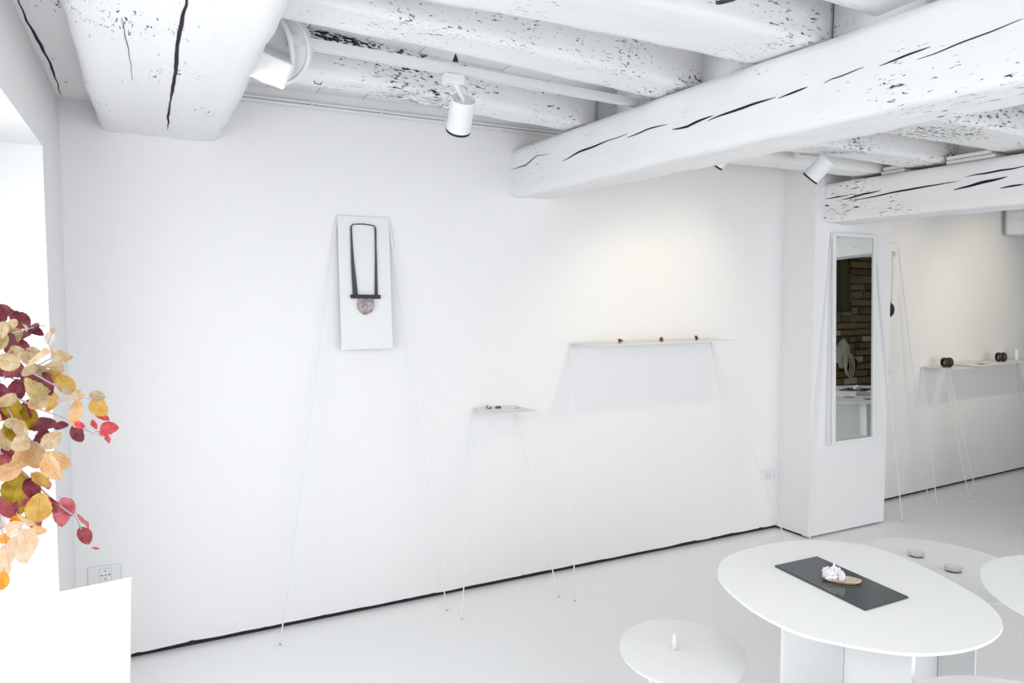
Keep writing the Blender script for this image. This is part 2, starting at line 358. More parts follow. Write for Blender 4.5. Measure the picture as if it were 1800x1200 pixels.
def crack(parent, tree, pts, width, direction, jitter=0.35, seed=0):
    """a shrinkage crack: dark sliver lying in the timber's surface; direction = from outside towards the timber"""
    direction = Vector(direction); rnd_ = random.Random(seed); path = []
    for a, b in zip(pts[:-1], pts[1:]):
        a, b = Vector(a), Vector(b); n = max(2, int((b-a).length/0.012))
        for i in range(n): path.append(a.lerp(b, i/n))
    path.append(Vector(pts[-1])); bm = bmesh.new(); prev = None; N = len(path)
    for i, p in enumerate(path):
        t = i/(N-1); wd = width*(0.12+0.88*math.sin(PI*t)**0.7)*(1+jitter*noise.noise(Vector((i*0.045, seed, 0)))*2.2)/2
        wd = max(0.0004, wd)
        d = (path[min(i+1, N-1)]-path[max(i-1, 0)]).normalized(); s = d.cross(direction).normalized()
        off = s*0.004*noise.noise(Vector((i*0.12, seed+3, 1)))
        q = p+off
        pr = []
        for sg in (-1, 1):
            r = tree.ray_cast(q+s*sg*wd-direction*0.3, direction)
            if r[0] is None: r = (q+s*sg*wd,)
            pr.append(r[0]-direction*0.0012)
        mid = (pr[0]+pr[1])/2+direction*0.006
        vs = [bm.verts.new(pr[0]), bm.verts.new(pr[1]), bm.verts.new(mid)]
        if prev:
            bm.faces.new((prev[0], vs[0], vs[1], prev[1])); bm.faces.new((prev[1], vs[1], vs[2], prev[2])); bm.faces.new((prev[2], vs[2], vs[0], prev[0]))
        prev = vs
    return obj('crack', bm, CRACK, parent)
WY = wood_mat('limewashed_beam', (1, 0.22, 1), 0.665, 0.53, seed=1.0, ms=3.0)
WY2 = wood_mat('limewashed_beam_two', (1, 0.18, 1), 0.65, 0.52, seed=7.0, ms=3.0)
WX = wood_mat('limewashed_joist', (0.25, 1, 1), 0.62, 0.48, seed=2.0, ms=2.6)
WX2 = wood_mat('limewashed_joist_clean', (0.25, 1, 1), 0.655, 0.54, seed=9.0, ms=2.6)
WJ1 = wood_mat('limewashed_joist_rotten', (0.25, 1, 1), 0.615, 0.47, seed=2.0, ms=2.6, decay=((0.70, -0.86, 2.545), (0.26, 0.3, 0.05), 0.22))
WJ2 = wood_mat('limewashed_joist_specked', (0.4, 1, 1), 0.64, 0.50, seed=12.0, ms=3.2, decay=((1.90, -1.4, 2.41), (0.25, 0.3, 0.08), 0.05))
# first cross beam
b1, t1 = hewn('ceiling_beam', (1.895, 0.03, 2.395), (2.03, -6.3, 2.395), 0.255, 0.255, WY, 'massive rough white beam with a long split, crossing the ceiling at centre right', w1=0.27, h1=0.29, seed=1, rnd=0.022, fine=0.006)
B1 = [[(0.0, 2.293), (-0.035, 2.285), (-0.16, 2.287), (-0.279, 2.315), (-0.408, 2.304)], [(-0.514, 2.251), (-0.625, 2.265), (-0.766, 2.278), (-1.02, 2.285)],
      [(-1.012, 2.27), (-1.135, 2.277), (-1.27, 2.277)], [(-1.294, 2.25), (-1.383, 2.246), (-1.514, 2.258)], [(-1.485, 2.244), (-1.64, 2.255), (-1.801, 2.258)],
      [(-1.81, 2.251), (-1.925, 2.261)], [(-1.981, 2.259), (-2.009, 2.266), (-2.119, 2.27)], [(-2.17, 2.26), (-2.322, 2.271)], [(-2.285, 2.247), (-2.442, 2.261), (-2.549, 2.269)]]
for i, c in enumerate(B1): crack(b1, t1, [(1.9, y, z) for y, z in c], [0.004, 0.007, 0.006, 0.008, 0.008, 0.005, 0.004, 0.005, 0.004][i], (1, 0, 0), seed=i)
# second cross beam (starts on the pier)
b2, t2 = hewn('ceiling_beam', (4.045, -0.24, 2.33), (4.17, -6.3, 2.33), 0.27, 0.25, WY2, 'cracked white beam resting on the pier above the mirror', w1=0.28, h1=0.30, seed=2, rnd=0.02, fine=0.006)
B2 = [[(-0.262, 2.23), (-0.436, 2.234)], [(-0.382, 2.212), (-0.66, 2.238)], [(-0.466, 2.196), (-0.789, 2.218), (-1.122, 2.229)], [(-1.092, 2.184), (-1.372, 2.218)], [(-1.332, 2.162), (-1.455, 2.169)], [(-1.15, 2.245), (-1.5, 2.262)]]
for i, c in enumerate(B2): crack(b2, t2, [(4.05, y, z) for y, z in c], [0.006, 0.009, 0.009, 0.014, 0.008, 0.007][i], (1, 0, 0), seed=20+i)
# third cross beam far right, its end on the further wall
b3, t3 = hewn('ceiling_beam', (6.78, 0.12, 2.36), (6.9, -6.3, 2.36), 0.27, 0.24, WY2, 'far rough white beam whose end meets the further wall, at the right edge', seed=3, rnd=0.04, amp=0.02)
# double beam on the left
b4, t4 = hewn('ceiling_beam', (-0.06, 0.03, 2.56), (-0.262, -6.3, 2.56), 0.475, 0.272, WY, 'broad white double beam split by a wide black crack, at upper left', w1=0.56, h1=0.285, seed=4, rnd=0.045, amp=0.014, fine=0.006, step=0.026)
LB = [(0.15, -1.9), (0.154, -1.575), (0.155, -1.414), (0.155, -1.337), (0.166, -1.109), (0.171, -0.823), (0.177, -0.514), (0.19, -0.16)]
crack(b4, t4, [(x, y, 2.27) for x, y in LB], 0.010, (0, 0, 1), seed=31, jitter=0.3)
crack(b4, t4, [(0.02, -1.5, 2.27), (0.045, -1.1, 2.27), (0.05, -0.9, 2.27)], 0.0015, (0, 0, 1), seed=32)
# timber in the corner over the left wall
b5, t5 = hewn('ceiling_beam', (-0.30, 0.03, 2.56), (-0.50, -6.3, 2.56), 0.27, 0.148, WY2, 'flat white timber along the top of the left wall', seed=5, rnd=0.012, amp=0.008)
crack(b5, t5, [(-0.232, -1.2, 2.41), (-0.222, -0.94, 2.41), (-0.206, -0.69, 2.41), (-0.196, -0.53, 2.41), (-0.192, -0.05, 2.41)], 0.008, (0, 0, 1), seed=40, jitter=1.0)
# joists running along the room over the beams
JG = 'rough white joists between the cross beams'
def joist(x0, x1, y0, y1, zb, m, label, seed, h=None, amp=0.012, dy=0.0):
    h = 2.575-zb if h is None else h
    # travel +x : side vector = (d.y,-d.x) = (0,-1) -> grows toward the viewer
    o, t = hewn('ceiling_joist', (x0, y1, zb+h), (x1, y1+dy, zb+h), y1-y0, h, m, None, seed=seed, rnd=0.010, amp=amp, step=0.022, fine=0.005)
    tag(o, label, 'joist', JG); return o, t
j1, jt1 = joist(0.30, 1.99, -0.905, -0.745, 2.402, WJ1, 'worn white joist nearest the long wall, left of the split beam', 11, dy=0.265)
j2, jt2 = joist(0.30, 2.02, -1.55, -1.357, 2.402, WJ2, 'speckled white joist just in front of the lighting track', 12, dy=0.205)
j3, _ = joist(0.30, 2.03, -1.94, -1.665, 2.402, WX2, 'smooth wide white joist with a chipped end on the split beam', 13)
j4, _ = joist(0.30, 2.05, -2.52, -2.09, 2.43, WX2, 'white joist with a wavy edge at the top of the picture', 14, amp=0.03)
for i, (a, b_) in enumerate(((-3.2, -2.95), (-3.8, -3.55), (-4.4, -4.15), (-5.0, -4.75), (-5.6, -5.35))):
    joist(0.30, 2.05, a, b_, 2.402, WX2, ['white joist over the viewer, just behind the wavy one', 'white joist over the viewer, second behind the wavy one', 'white joist over the viewer, third behind the wavy one', 'white joist over the viewer, fourth behind the wavy one', 'white joist nearest the shopfront, left bay'][i], 15+i)
# dark decayed knot on the joist behind the big lamp
joist(2.02, 4.40, -0.62, -0.43, 2.352, WX2, 'white joist of the middle bay nearest the long wall', 31)
joist(2.02, 4.42, -1.01, -0.79, 2.352, WX, 'speckled white joist of the middle bay, second from the wall', 32)
joist(2.02, 4.43, -1.62, -1.31, 2.352, WX, 'cracked white joist of the middle bay, third from the wall', 33)
joist(2.02, 4.43, -2.25, -1.95, 2.352, WX2, 'white joist of the middle bay, fourth from the wall', 34)
for i, y in enumerate((-2.9, -3.5, -4.1, -4.7, -5.3)):
    joist(2.02, 4.43, y-0.25, y, 2.352, WX2, ['white joist of the middle bay, fifth from the wall', 'white joist of the middle bay, sixth from the wall', 'white joist of the middle bay, seventh from the wall', 'white joist of the middle bay, eighth from the wall', 'white joist of the middle bay, ninth from the wall'][i], 40+i)
ordn = ['nearest', 'second from', 'third from', 'fourth from', 'fifth from', 'sixth from', 'seventh from', 'eighth from']
for i, y in enumerate((-0.35, -0.95, -1.55, -2.15, -2.75, -3.35, -3.95, -4.55)):
    joist(4.22, 7.0, y-0.22, y, 2.36, WX2, 'white joist of the far bay, %s the further wall' % ordn[i], 50+i)
# packing boards lying on the second beam between joist ends
for i, (y0, y1, z) in enumerate(((-0.78, -0.63, 2.332), (-0.79, -0.64, 2.356), (-1.29, -1.03, 2.332), (-1.27, -1.03, 2.356))):
    bm = bmesh.new(); box(bm, 4.09, 4.40, y0, y1, z, z+0.021, 0.003)
    o = obj('packing_board', bm, WX2)
    tag(o, ['lower thin white board packed on the pier beam beside the first joist', 'upper thin white board packed on the pier beam beside the first joist', 'lower thin white board packed on the pier beam beside the second joist', 'upper thin white board packed on the pier beam beside the second joist'][i], 'board', 'packing boards on the beam')
# conduit along the top of the long wall
cd = empty('conduit', (0.2, 0, 2.495)); tag(cd, 'thin white double conduit clipped along the top of the long wall', 'conduit')
for i, z in enumerate((0.0, 0.016)):
    obj('pipe', TUBE([(0.0, -0.012, z), (3.74, -0.012, z)], 0.0065, 8), PLAST, cd)
for i in range(11):
    obj('clip', BX(0.28+i*0.34-0.004, 0.28+i*0.34+0.004, -0.020, 0.0, -0.008, 0.024), PLAST, cd)

# ------------------------------------------------------------------ track lighting
def track(x0, x1, y, z, label, rz=0.0):
    t = empty('lighting_track', (x0, y, z), rz); tag(t, label, 'lighting track', 'lighting tracks')
    L = x1-x0
    bm = bmesh.new(); box(bm, 0, L, -0.016, 0.016, -0.010, 0.014); box(bm, 0, L, -0.016, -0.003, -0.017, -0.0101); box(bm, 0, L, 0.003, 0.016, -0.017, -0.0101)
    obj('rail', bm, TRACK, t)
    obj('groove_strip', BX(0.04, L-0.04, -0.003, 0.003, -0.0155, -0.0101), GREYL, t)
    obj('feed_box', BX(-0.001, 0.06, -0.018, 0.018, -0.0175, 0.016, bev=0.002), TRACK, t)
    return t
track(0.50, 1.98, -1.105, 2.425, 'white lighting track in front of the first joist, left bay', 0.07)
track(2.25, 3.42, -0.70, 2.42, 'white lighting track between the split beam and the pier beam')
track(0.55, 1.32, -2.30, 2.44, 'white lighting track near the top edge of the picture')
track(4.6, 6.7, -1.27, 2.42, 'white lighting track in the far bay')
def spot(loc, aim, label, top, L=0.125, r=0.046, light=None):
    """cylinder spot on an adapter under its track; loc = centre of the cylinder, top = point on the track"""
    loc = Vector(loc); aim = Vector(aim).normalized(); t = empty('spotlight', loc); tag(t, label, 'spotlight', 'white cylinder spotlights')
    M = aim.to_track_quat('Z', 'Y').to_matrix().to_4x4()
    bm = bmesh.new(); lathe(bm, [(r*0.55, -L/2+0.012), (r*0.9, -L/2+0.012), (r*0.96, -L/2), (r, -L/2+0.003), (r, L/2), (r*0.93, L/2), (r*0.9, L/2-0.03), (0.01, L/2-0.032)], 36, M); o = obj('lamp_body', bm, SPOTM, t)
    for f in o.data.polygons: f.use_smooth = False
    bm = bmesh.new(); lathe(bm, [(r*0.9, L/2-0.002), (r*1.0, L/2-0.003), (r*1.012, L/2+0.001), (r*1.012, L/2+0.006), (r*0.9, L/2+0.006)], 36, M); obj('front_rim', bm, BLACK, t)
    bm = bmesh.new(); lathe(bm, [(0.005, L/2-0.028), (r*0.7, L/2-0.020)], 24, M)
    obj('lens', bm, SILV, t)
    tp = Vector(top)-loc
    bk = -aim*(L/2-0.01)
    obj('stem', TUBE([tp+Vector((0, 0, -0.03)), Vector((tp.x, tp.y, bk.z*0.3+tp.z*0.7)), bk*0.9+Vector((0, 0, 0.012)), bk*0.8], 0.009, 10), SPOTM, t)
    obj('adapter', BX(tp.x-0.045, tp.x+0.03, tp.y-0.02, tp.y+0.02, tp.z-0.045, tp.z-0.008, bev=0.003), SPOTM, t)
    obj('slot', TUBE([bk+aim*0.003+M.to_3x3() @ Vector((r*0.55, 0.0, -0.0015)), bk+M.to_3x3() @ Vector((r*0.9, 0.0, -0.0005))], 0.0025, 6), GREYL, t)
    if light:
        l = bpy.data.lights.new('spot_beam', 'SPOT'); l.energy = light[0]; l.color = light[1]; l.spot_size = math.radians(light[2]); l.spot_blend = 0.8; l.shadow_soft_size = 0.02
        lo = bpy.data.objects.new('spot_beam', l); C.objects.link(lo); lo.parent = t; lo.location = aim*(L/2+0.012)
        d = Vector(light[3])-(loc+aim*(L/2+0.012)); lo.rotation_euler = d.to_track_quat('-Z', 'Y').to_euler()
    return t
WARM = (1.0, 0.84, 0.57)
spot((1.131, -1.045, 2.272), (0.157, 0.878, -1.0), 'white cylinder spotlight hanging in front of the long wall, left of the split beam', (1.10, -1.063, 2.415))
spot((2.612, -0.85, 2.296), (-0.32, 0.68, -0.8), 'spotlight mostly hidden by the split beam, only its black rim showing', (2.70, -0.70, 2.41), light=(5, WARM, 95, (2.75, 0, 1.15)))
spot((3.285, -0.85, 2.275), (-0.32, 0.68, -0.8), 'white cylinder spotlight tilted left, above the pier corner', (3.33, -0.70, 2.41), light=(5.2, WARM, 95, (3.0, 0, 1.45)))
spot((1.20, -2.345, 2.325), (0.52, 0.2, -0.93), 'spotlight cut by the top edge, near the middle of the picture', (1.16, -2.30, 2.43), light=(5, (1.0, 0.97, 0.93), 120, (1.6, -1.2, 0)))
spot((0.72, -2.345, 2.325), (0.2, 0.5, -0.93), 'unseen spotlight added to brighten the floor, left on the same track', (0.70, -2.30, 2.43), light=(5, (1.0, 0.97, 0.93), 120, (0.9, -1.0, 0)))  # unseen lamp put on this track for extra light on the floor
spot((5.35, -1.12, 2.25), (-0.1, 0.9, -0.9), 'spotlight in the far bay aimed at the tall board', (5.33, -1.27, 2.41), light=(9, WARM, 80, (5.45, 0.1, 1.5)))
spot((6.35, -1.12, 2.25), (0.0, 0.9, -0.9), 'spotlight in the far bay aimed at the long shelf', (6.33, -1.27, 2.41), light=(14, WARM, 85, (6.4, 0.1, 1.5)))
# round projector with a square head beside the double beam
pj = empty('ceiling_projector', (0.48, -1.07, 2.41)); tag(pj, 'big round white projector lamp with a square head beside the double beam', 'projector lamp')
M = Matrix.Translation((-0.025, 0.0, -0.005)) @ Vector((-0.42, -0.80, -0.42)).to_track_quat('Z', 'Y').to_matrix().to_4x4()
bm = bmesh.new(); lathe(bm, [(0.02, -0.075), (0.105, -0.075), (0.118, -0.06), (0.122, -0.004), (0.118, 0.0), (0.112, 0.0), (0.108, -0.006), (0.02, -0.004)], 56, M); obj('drum', bm, SPOTM, pj, smooth=False)
arc = [M @ Vector((0.050*math.cos(a)+0.02, 0.098*math.sin(a), 0.012+0.016*math.cos(a))) for a in [(-1.5+3.0*i/18) for i in range(19)]]
bm = bmesh.new(); tube(bm, arc, 0.010, 8); obj('bracket_arm', bm, SPOTM, pj, smooth=True)
Mh = M @ Matrix.Translation((-0.002, -0.050, 0.055)) @ Matrix.Rotation(math.radians(-28), 4, 'Z') @ Matrix.Rotation(math.radians(18), 4, 'Y')
bm = bmesh.new(); box(bm, -0.062, 0.062, -0.045, 0.045, -0.045, 0.045, 0.008); bmesh.ops.transform(bm, matrix=Mh, verts=bm.verts); obj('lamp_head', bm, SPOTM, pj)
obj('mount', TUBE([(0.01, 0.03, 0.06), (0.01, 0.03, 0.150)], 0.012, 10), SPOTM, pj)
# suspension wire with black cone above the track
sw = empty('track_suspension', (1.091, -1.09, 2.447)); tag(sw, 'small black cone on a wire holding the left lighting track', 'track hanger')
bm = bmesh.new(); lathe(bm, [(0.011, 0.0), (0.002, 0.024)], 16); obj('cone', bm, BLACK, sw)
obj('wire', TUBE([(0, 0, 0.02), (0, 0, 0.114)], 0.0012, 6), GREYL, sw)
# iron staple in the first joist
st = TUBE([(0.655, -0.765, 2.408), (0.660, -0.770, 2.392), (0.682, -0.770, 2.390), (0.690, -0.765, 2.408)], 0.0018, 6)
tag(obj('iron_staple', st, BLACK), 'small bent iron staple under the first joist', 'staple')

# ------------------------------------------------------------------ wall sockets
def socket(x0, x1, z0, z1, label, mx):
    t = empty('wall_socket', (x0, 0, z0)); tag(t, label, 'socket', 'white wall sockets')
    w_, h_ = x1-x0, z1-z0
    obj('cover_plate', BX(0, w_, -0.008, 0, 0, h_, bev=0.002), PLAST, t)
    bm = bmesh.new()
    for (a, b_, c, d) in ((mx, mx+0.046, h_*0.14, h_*0.15), (mx, mx+0.046, h_*0.85, h_*0.86), (mx-0.0005, mx+0.0005, h_*0.14, h_*0.86), (mx+0.0455, mx+0.0465, h_*0.14, h_*0.86), (mx+0.081, mx+0.082, h_*0.14, h_*0.86)):
        obj('module_joint', BX(a, b_, -0.0086, -0.0079, c, d), GREYL, t)
    cx, cz = mx+0.023, h_/2
    for dx, dz, a, b_ in ((-0.014, 0, 0.0045, 0.0016), (0.014, 0, 0.0045, 0.0016), (0, 0, 0.002, 0.0022), (0, 0.017, 0.0018, 0.0024), (0, -0.017, 0.0026, 0.0024)):
        obj('contact_hole', BX(cx+dx-a, cx+dx+a, -0.0092, -0.0078, cz+dz-b_, cz+dz+b_), BLACK, t)
socket(-0.160, -0.030, 0.358, 0.440, 'white wall socket low in the left corner, behind the desk', 0.043)
socket(3.808, 3.938, 0.348, 0.430, 'white wall socket beside the pier, right of the tall shelf', 0.030)

# measured outlines (metres)
T1PTS=[(1.648,-1.870),(1.837,-1.746),(2.147,-1.754),(2.307,-1.902),(2.304,-2.085),(2.227,-2.309),(2.159,-2.421),(2.063,-2.501),(1.930,-2.535),(1.796,-2.522),(1.681,-2.465),(1.582,-2.344),(1.543,-2.242),(1.559,-2.069)]
SL=[(1.860,-1.905),(2.052,-1.910),(2.009,-2.268),(1.820,-2.267)]
# autumn leaves: base xyz, tip xyz, colour
LEAVES=[(-0.189,-1.864,1.567,-0.22,-1.854,1.58,"B"),(-0.209,-1.811,1.571,-0.171,-1.841,1.556,"B"),(-0.189,-1.853,1.565,-0.16,-1.864,1.536,"B"),(-0.142,-1.848,1.536,-0.187,-1.82,1.507,"B"),(-0.166,-1.835,1.535,-0.139,-1.839,1.523,"B"),(-0.166,-2.019,1.559,-0.179,-2.009,1.544,"T"),(-0.186,-2.011,1.556,-0.191,-2.016,1.525,"T"),(-0.195,-1.837,1.541,-0.179,-1.857,1.509,"O"),(-0.191,-1.921,1.528,-0.206,-1.92,1.499,"O"),(-0.159,-1.996,1.552,-0.152,-2.005,1.537,"T"),(-0.128,-1.916,1.509,-0.119,-1.915,1.535,"P"),(-0.114,-1.993,1.532,-0.112,-1.99,1.544,"T"),(-0.164,-1.923,1.5,-0.194,-1.898,1.481,"T"),(-0.201,-1.945,1.483,-0.162,-1.973,1.476,"T"),(-0.165,-1.948,1.496,-0.149,-1.95,1.471,"T"),(-0.149,-2.017,1.48,-0.112,-2.041,1.504,"T"),(-0.122,-1.966,1.495,-0.086,-1.988,1.484,"T"),(-0.163,-1.916,1.495,-0.137,-1.926,1.495,"T"),(-0.147,-1.966,1.474,-0.168,-1.965,1.454,"T"),(-0.138,-1.94,1.472,-0.1,-1.973,1.462,"T"),(-0.155,-1.896,1.466,-0.123,-1.904,1.433,"O"),(-0.169,-1.964,1.44,-0.125,-1.995,1.422,"O"),(-0.132,-1.89,1.452,-0.104,-1.91,1.434,"Y"),(-0.11,-1.928,1.445,-0.085,-1.941,1.41,"Y"),(-0.222,-1.852,1.458,-0.19,-1.865,1.444,"B"),(-0.204,-1.887,1.471,-0.168,-1.923,1.449,"B"),(-0.209,-1.779,1.431,-0.166,-1.807,1.423,"B"),(-0.174,-1.851,1.451,-0.157,-1.864,1.417,"B"),(-0.124,-1.96,1.414,-0.159,-1.944,1.392,"T"),(-0.127,-1.876,1.414,-0.134,-1.884,1.37,"Y"),(-0.102,-1.972,1.428,-0.088,-1.979,1.414,"T"),(-0.115,-1.944,1.397,-0.09,-1.947,1.406,"P"),(-0.084,-2.025,1.419,-0.061,-2.038,1.419,"T"),(-0.056,-1.986,1.413,-0.03,-1.999,1.407,"T"),(-0.054,-1.974,1.406,-0.033,-1.997,1.373,"Y"),(-0.079,-1.951,1.401,-0.085,-1.961,1.347,"G"),(-0.192,-1.792,1.427,-0.201,-1.785,1.38,"B"),(-0.174,-2.013,1.427,-0.198,-2.011,1.406,"T"),(-0.209,-1.885,1.434,-0.205,-1.88,1.395,"B"),(-0.204,-1.881,1.405,-0.185,-1.88,1.36,"D"),(-0.21,-1.766,1.36,-0.167,-1.8,1.369,"M"),(-0.166,-1.871,1.396,-0.175,-1.857,1.352,"M"),(-0.179,-1.833,1.339,-0.121,-1.87,1.334,"B"),(-0.148,-1.901,1.347,-0.158,-1.89,1.296,"B"),(-0.125,-1.883,1.341,-0.1,-1.891,1.346,"B"),(-0.091,-1.912,1.345,-0.075,-1.928,1.314,"B"),(-0.085,-1.979,1.361,-0.068,-1.987,1.353,"R"),(-0.055,-1.963,1.362,-0.047,-1.967,1.344,"R"),(-0.054,-1.966,1.375,-0.028,-1.973,1.357,"R"),(-0.048,-1.921,1.333,-0.013,-1.946,1.341,"R"),(-0.036,-1.962,1.332,-0.028,-1.965,1.314,"R"),(-0.204,-1.899,1.363,-0.175,-1.904,1.348,"T"),(-0.174,-1.921,1.365,-0.169,-1.922,1.321,"T"),(-0.208,-1.884,1.346,-0.202,-1.889,1.301,"T"),(-0.191,-1.933,1.329,-0.16,-1.959,1.318,"T"),(-0.132,-2.038,1.33,-0.102,-2.052,1.358,"T"),(-0.165,-1.923,1.317,-0.195,-1.918,1.26,"G"),(-0.164,-1.916,1.321,-0.15,-1.919,1.268,"G"),(-0.142,-1.938,1.291,-0.09,-1.959,1.279,"G"),(-0.132,-1.985,1.307,-0.113,-1.996,1.256,"G"),(-0.177,-1.936,1.277,-0.223,-1.926,1.261,"G"),(-0.183,-1.899,1.255,-0.205,-1.885,1.193,"D"),(-0.192,-1.812,1.209,-0.203,-1.806,1.153,"D"),(-0.162,-1.91,1.255,-0.136,-1.935,1.228,"Y"),(-0.145,-1.972,1.228,-0.153,-1.957,1.169,"Y"),(-0.145,-1.941,1.216,-0.119,-1.953,1.185,"M"),(-0.118,-1.898,1.191,-0.115,-1.915,1.147,"R2"),(-0.118,-1.891,1.198,-0.101,-1.89,1.159,"R2"),(-0.17,-1.915,1.247,-0.157,-1.935,1.209,"B"),(-0.142,-1.894,1.239,-0.136,-1.901,1.221,"R2"),(-0.086,-1.984,1.185,-0.066,-1.991,1.156,"R2"),(-0.082,-1.966,1.155,-0.067,-1.974,1.122,"M"),(-0.063,-2.014,1.126,-0.05,-2.021,1.123,"R"),(-0.193,-1.879,1.173,-0.194,-1.877,1.137,"N"),(-0.22,-1.848,1.179,-0.221,-1.851,1.141,"P2"),(-0.158,-1.931,1.223,-0.188,-1.923,1.197,"M"),(-0.228,-1.879,1.135,-0.204,-1.899,1.127,"N"),(-0.171,-2.035,1.214,-0.139,-2.065,1.197,"G"),(-0.169,-1.957,1.155,-0.135,-1.97,1.153,"G"),(-0.171,-2.009,1.177,-0.157,-2.011,1.123,"H"),(-0.185,-1.926,1.145,-0.202,-1.918,1.096,"H"),(-0.185,-1.913,1.162,-0.215,-1.893,1.141,"H"),(-0.202,-1.965,1.14,-0.196,-1.975,1.098,"H"),(-0.213,-1.894,1.094,-0.22,-1.9,1.055,"H"),(-0.212,-1.935,1.079,-0.216,-1.938,1.046,"N"),(-0.175,-2.043,1.156,-0.162,-2.044,1.124,"H"),(-0.208,-1.819,1.308,-0.215,-1.832,1.268,"B"),(-0.226,-1.896,1.288,-0.19,-1.915,1.273,"M"),(-0.198,-1.878,1.36,-0.174,-1.903,1.314,"D"),(-0.175,-1.869,1.385,-0.162,-1.87,1.335,"D"),(-0.198,-1.823,1.385,-0.225,-1.816,1.351,"B"),(-0.141,-1.909,1.453,-0.127,-1.925,1.409,"B"),(-0.188,-1.896,1.53,-0.189,-1.901,1.487,"B"),(-0.187,-1.788,1.514,-0.175,-1.795,1.474,"B"),(-0.208,-1.876,1.218,-0.203,-1.873,1.161,"M"),(-0.181,-1.8,1.156,-0.163,-1.816,1.121,"M"),(-0.201,-2.036,1.415,-0.24,-2.006,1.419,"G"),(-0.236,-1.772,1.118,-0.26,-1.769,1.155,"T"),(-0.308,-1.992,1.496,-0.297,-2.001,1.535,"D"),(-0.284,-1.917,1.262,-0.304,-1.914,1.291,"Y"),(-0.239,-1.756,1.251,-0.278,-1.748,1.251,"B"),(-0.399,-1.855,1.354,-0.43,-1.829,1.378,"T"),(-0.38,-1.678,1.371,-0.412,-1.656,1.337,"B"),(-0.256,-1.949,1.517,-0.276,-1.946,1.553,"O"),(-0.397,-1.754,1.336,-0.412,-1.757,1.302,"D"),(-0.415,-1.695,1.159,-0.416,-1.695,1.201,"T"),(-0.358,-1.707,1.612,-0.344,-1.709,1.565,"T"),(-0.319,-1.904,1.593,-0.355,-1.873,1.618,"M"),(-0.245,-1.866,1.467,-0.28,-1.841,1.445,"M"),(-0.422,-1.807,1.535,-0.402,-1.812,1.574,"G"),(-0.258,-1.759,1.043,-0.256,-1.767,1.091,"G"),(-0.313,-1.984,1.145,-0.283,-2,1.185,"O"),(-0.393,-1.788,1.297,-0.379,-1.808,1.254,"M"),(-0.415,-1.777,1.548,-0.434,-1.764,1.584,"G"),(-0.427,-1.786,1.589,-0.394,-1.802,1.596,"G"),(-0.23,-1.991,1.422,-0.262,-1.981,1.431,"B"),(-0.28,-1.89,1.09,-0.257,-1.908,1.14,"B"),(-0.308,-1.852,1.415,-0.311,-1.845,1.362,"G"),(-0.398,-1.923,1.27,-0.385,-1.942,1.322,"B"),(-0.374,-1.936,1.28,-0.408,-1.911,1.279,"D"),(-0.403,-1.826,1.491,-0.41,-1.814,1.448,"D"),(-0.372,-1.873,1.315,-0.417,-1.833,1.333,"B"),(-0.287,-2.014,1.203,-0.274,-2.022,1.242,"M"),(-0.317,-1.876,1.196,-0.281,-1.893,1.209,"M"),(-0.338,-1.956,1.357,-0.367,-1.94,1.34,"M"),(-0.44,-1.812,1.191,-0.411,-1.821,1.225,"B"),(-0.428,-1.735,1.307,-0.418,-1.719,1.359,"B"),(-0.309,-1.927,1.55,-0.27,-1.942,1.548,"T"),(-0.322,-1.892,1.411,-0.351,-1.885,1.379,"B"),(-0.228,-1.864,1.59,-0.265,-1.836,1.585,"O"),(-0.214,-2.012,1.582,-0.256,-1.99,1.585,"T"),(-0.287,-1.788,1.094,-0.305,-1.778,1.058,"T"),(-0.357,-1.9,1.511,-0.356,-1.89,1.557,"M"),(-0.333,-1.854,1.097,-0.288,-1.893,1.112,"M"),(-0.242,-1.837,1.398,-0.22,-1.843,1.352,"G"),(-0.413,-1.687,1.214,-0.452,-1.662,1.213,"Y"),(-0.344,-1.759,1.38,-0.327,-1.772,1.331,"O"),(-0.393,-1.771,1.202,-0.44,-1.745,1.215,"O"),(-0.262,-1.944,1.296,-0.221,-1.967,1.301,"T"),(-0.389,-1.71,1.576,-0.385,-1.727,1.526,"Y"),(-0.342,-1.978,1.447,-0.381,-1.957,1.438,"G"),(-0.219,-1.893,1.536,-0.206,-1.914,1.59,"B")]
TWIGS=[[(-0.393,-1.782,1.056),(-0.383,-1.805,1.296),(-0.327,-1.826,1.427),(-0.267,-1.853,1.492),(-0.201,-1.863,1.524),(-0.152,-1.888,1.540)],[(-0.387,-1.788,1.181),(-0.318,-1.833,1.383),(-0.238,-1.868,1.494),(-0.198,-1.891,1.468),(-0.152,-1.916,1.452),(-0.099,-1.958,1.422),(-0.070,-1.985,1.408),(-0.039,-2.002,1.408)],[(-0.386,-1.786,1.225),(-0.294,-1.825,1.369),(-0.214,-1.864,1.413),(-0.156,-1.896,1.386),(-0.121,-1.927,1.373),(-0.068,-1.968,1.345),(-0.034,-1.987,1.331)],[(-0.386,-1.804,1.129),(-0.320,-1.837,1.307),(-0.242,-1.877,1.329),(-0.178,-1.904,1.261),(-0.131,-1.933,1.211),(-0.093,-1.955,1.178),(-0.081,-1.963,1.151),(-0.070,-1.971,1.121)],[(-0.198,-1.891,1.468),(-0.203,-1.890,1.440)],[(-0.152,-1.916,1.452),(-0.142,-1.920,1.470),(-0.119,-1.943,1.484),(-0.126,-1.937,1.512),(-0.117,-1.940,1.536)],[(-0.242,-1.877,1.329),(-0.235,-1.887,1.241),(-0.218,-1.900,1.181),(-0.208,-1.910,1.121),(-0.217,-1.910,1.045)],[(-0.214,-1.864,1.413),(-0.194,-1.888,1.371),(-0.176,-1.911,1.339),(-0.146,-1.941,1.306),(-0.136,-1.946,1.303)]]
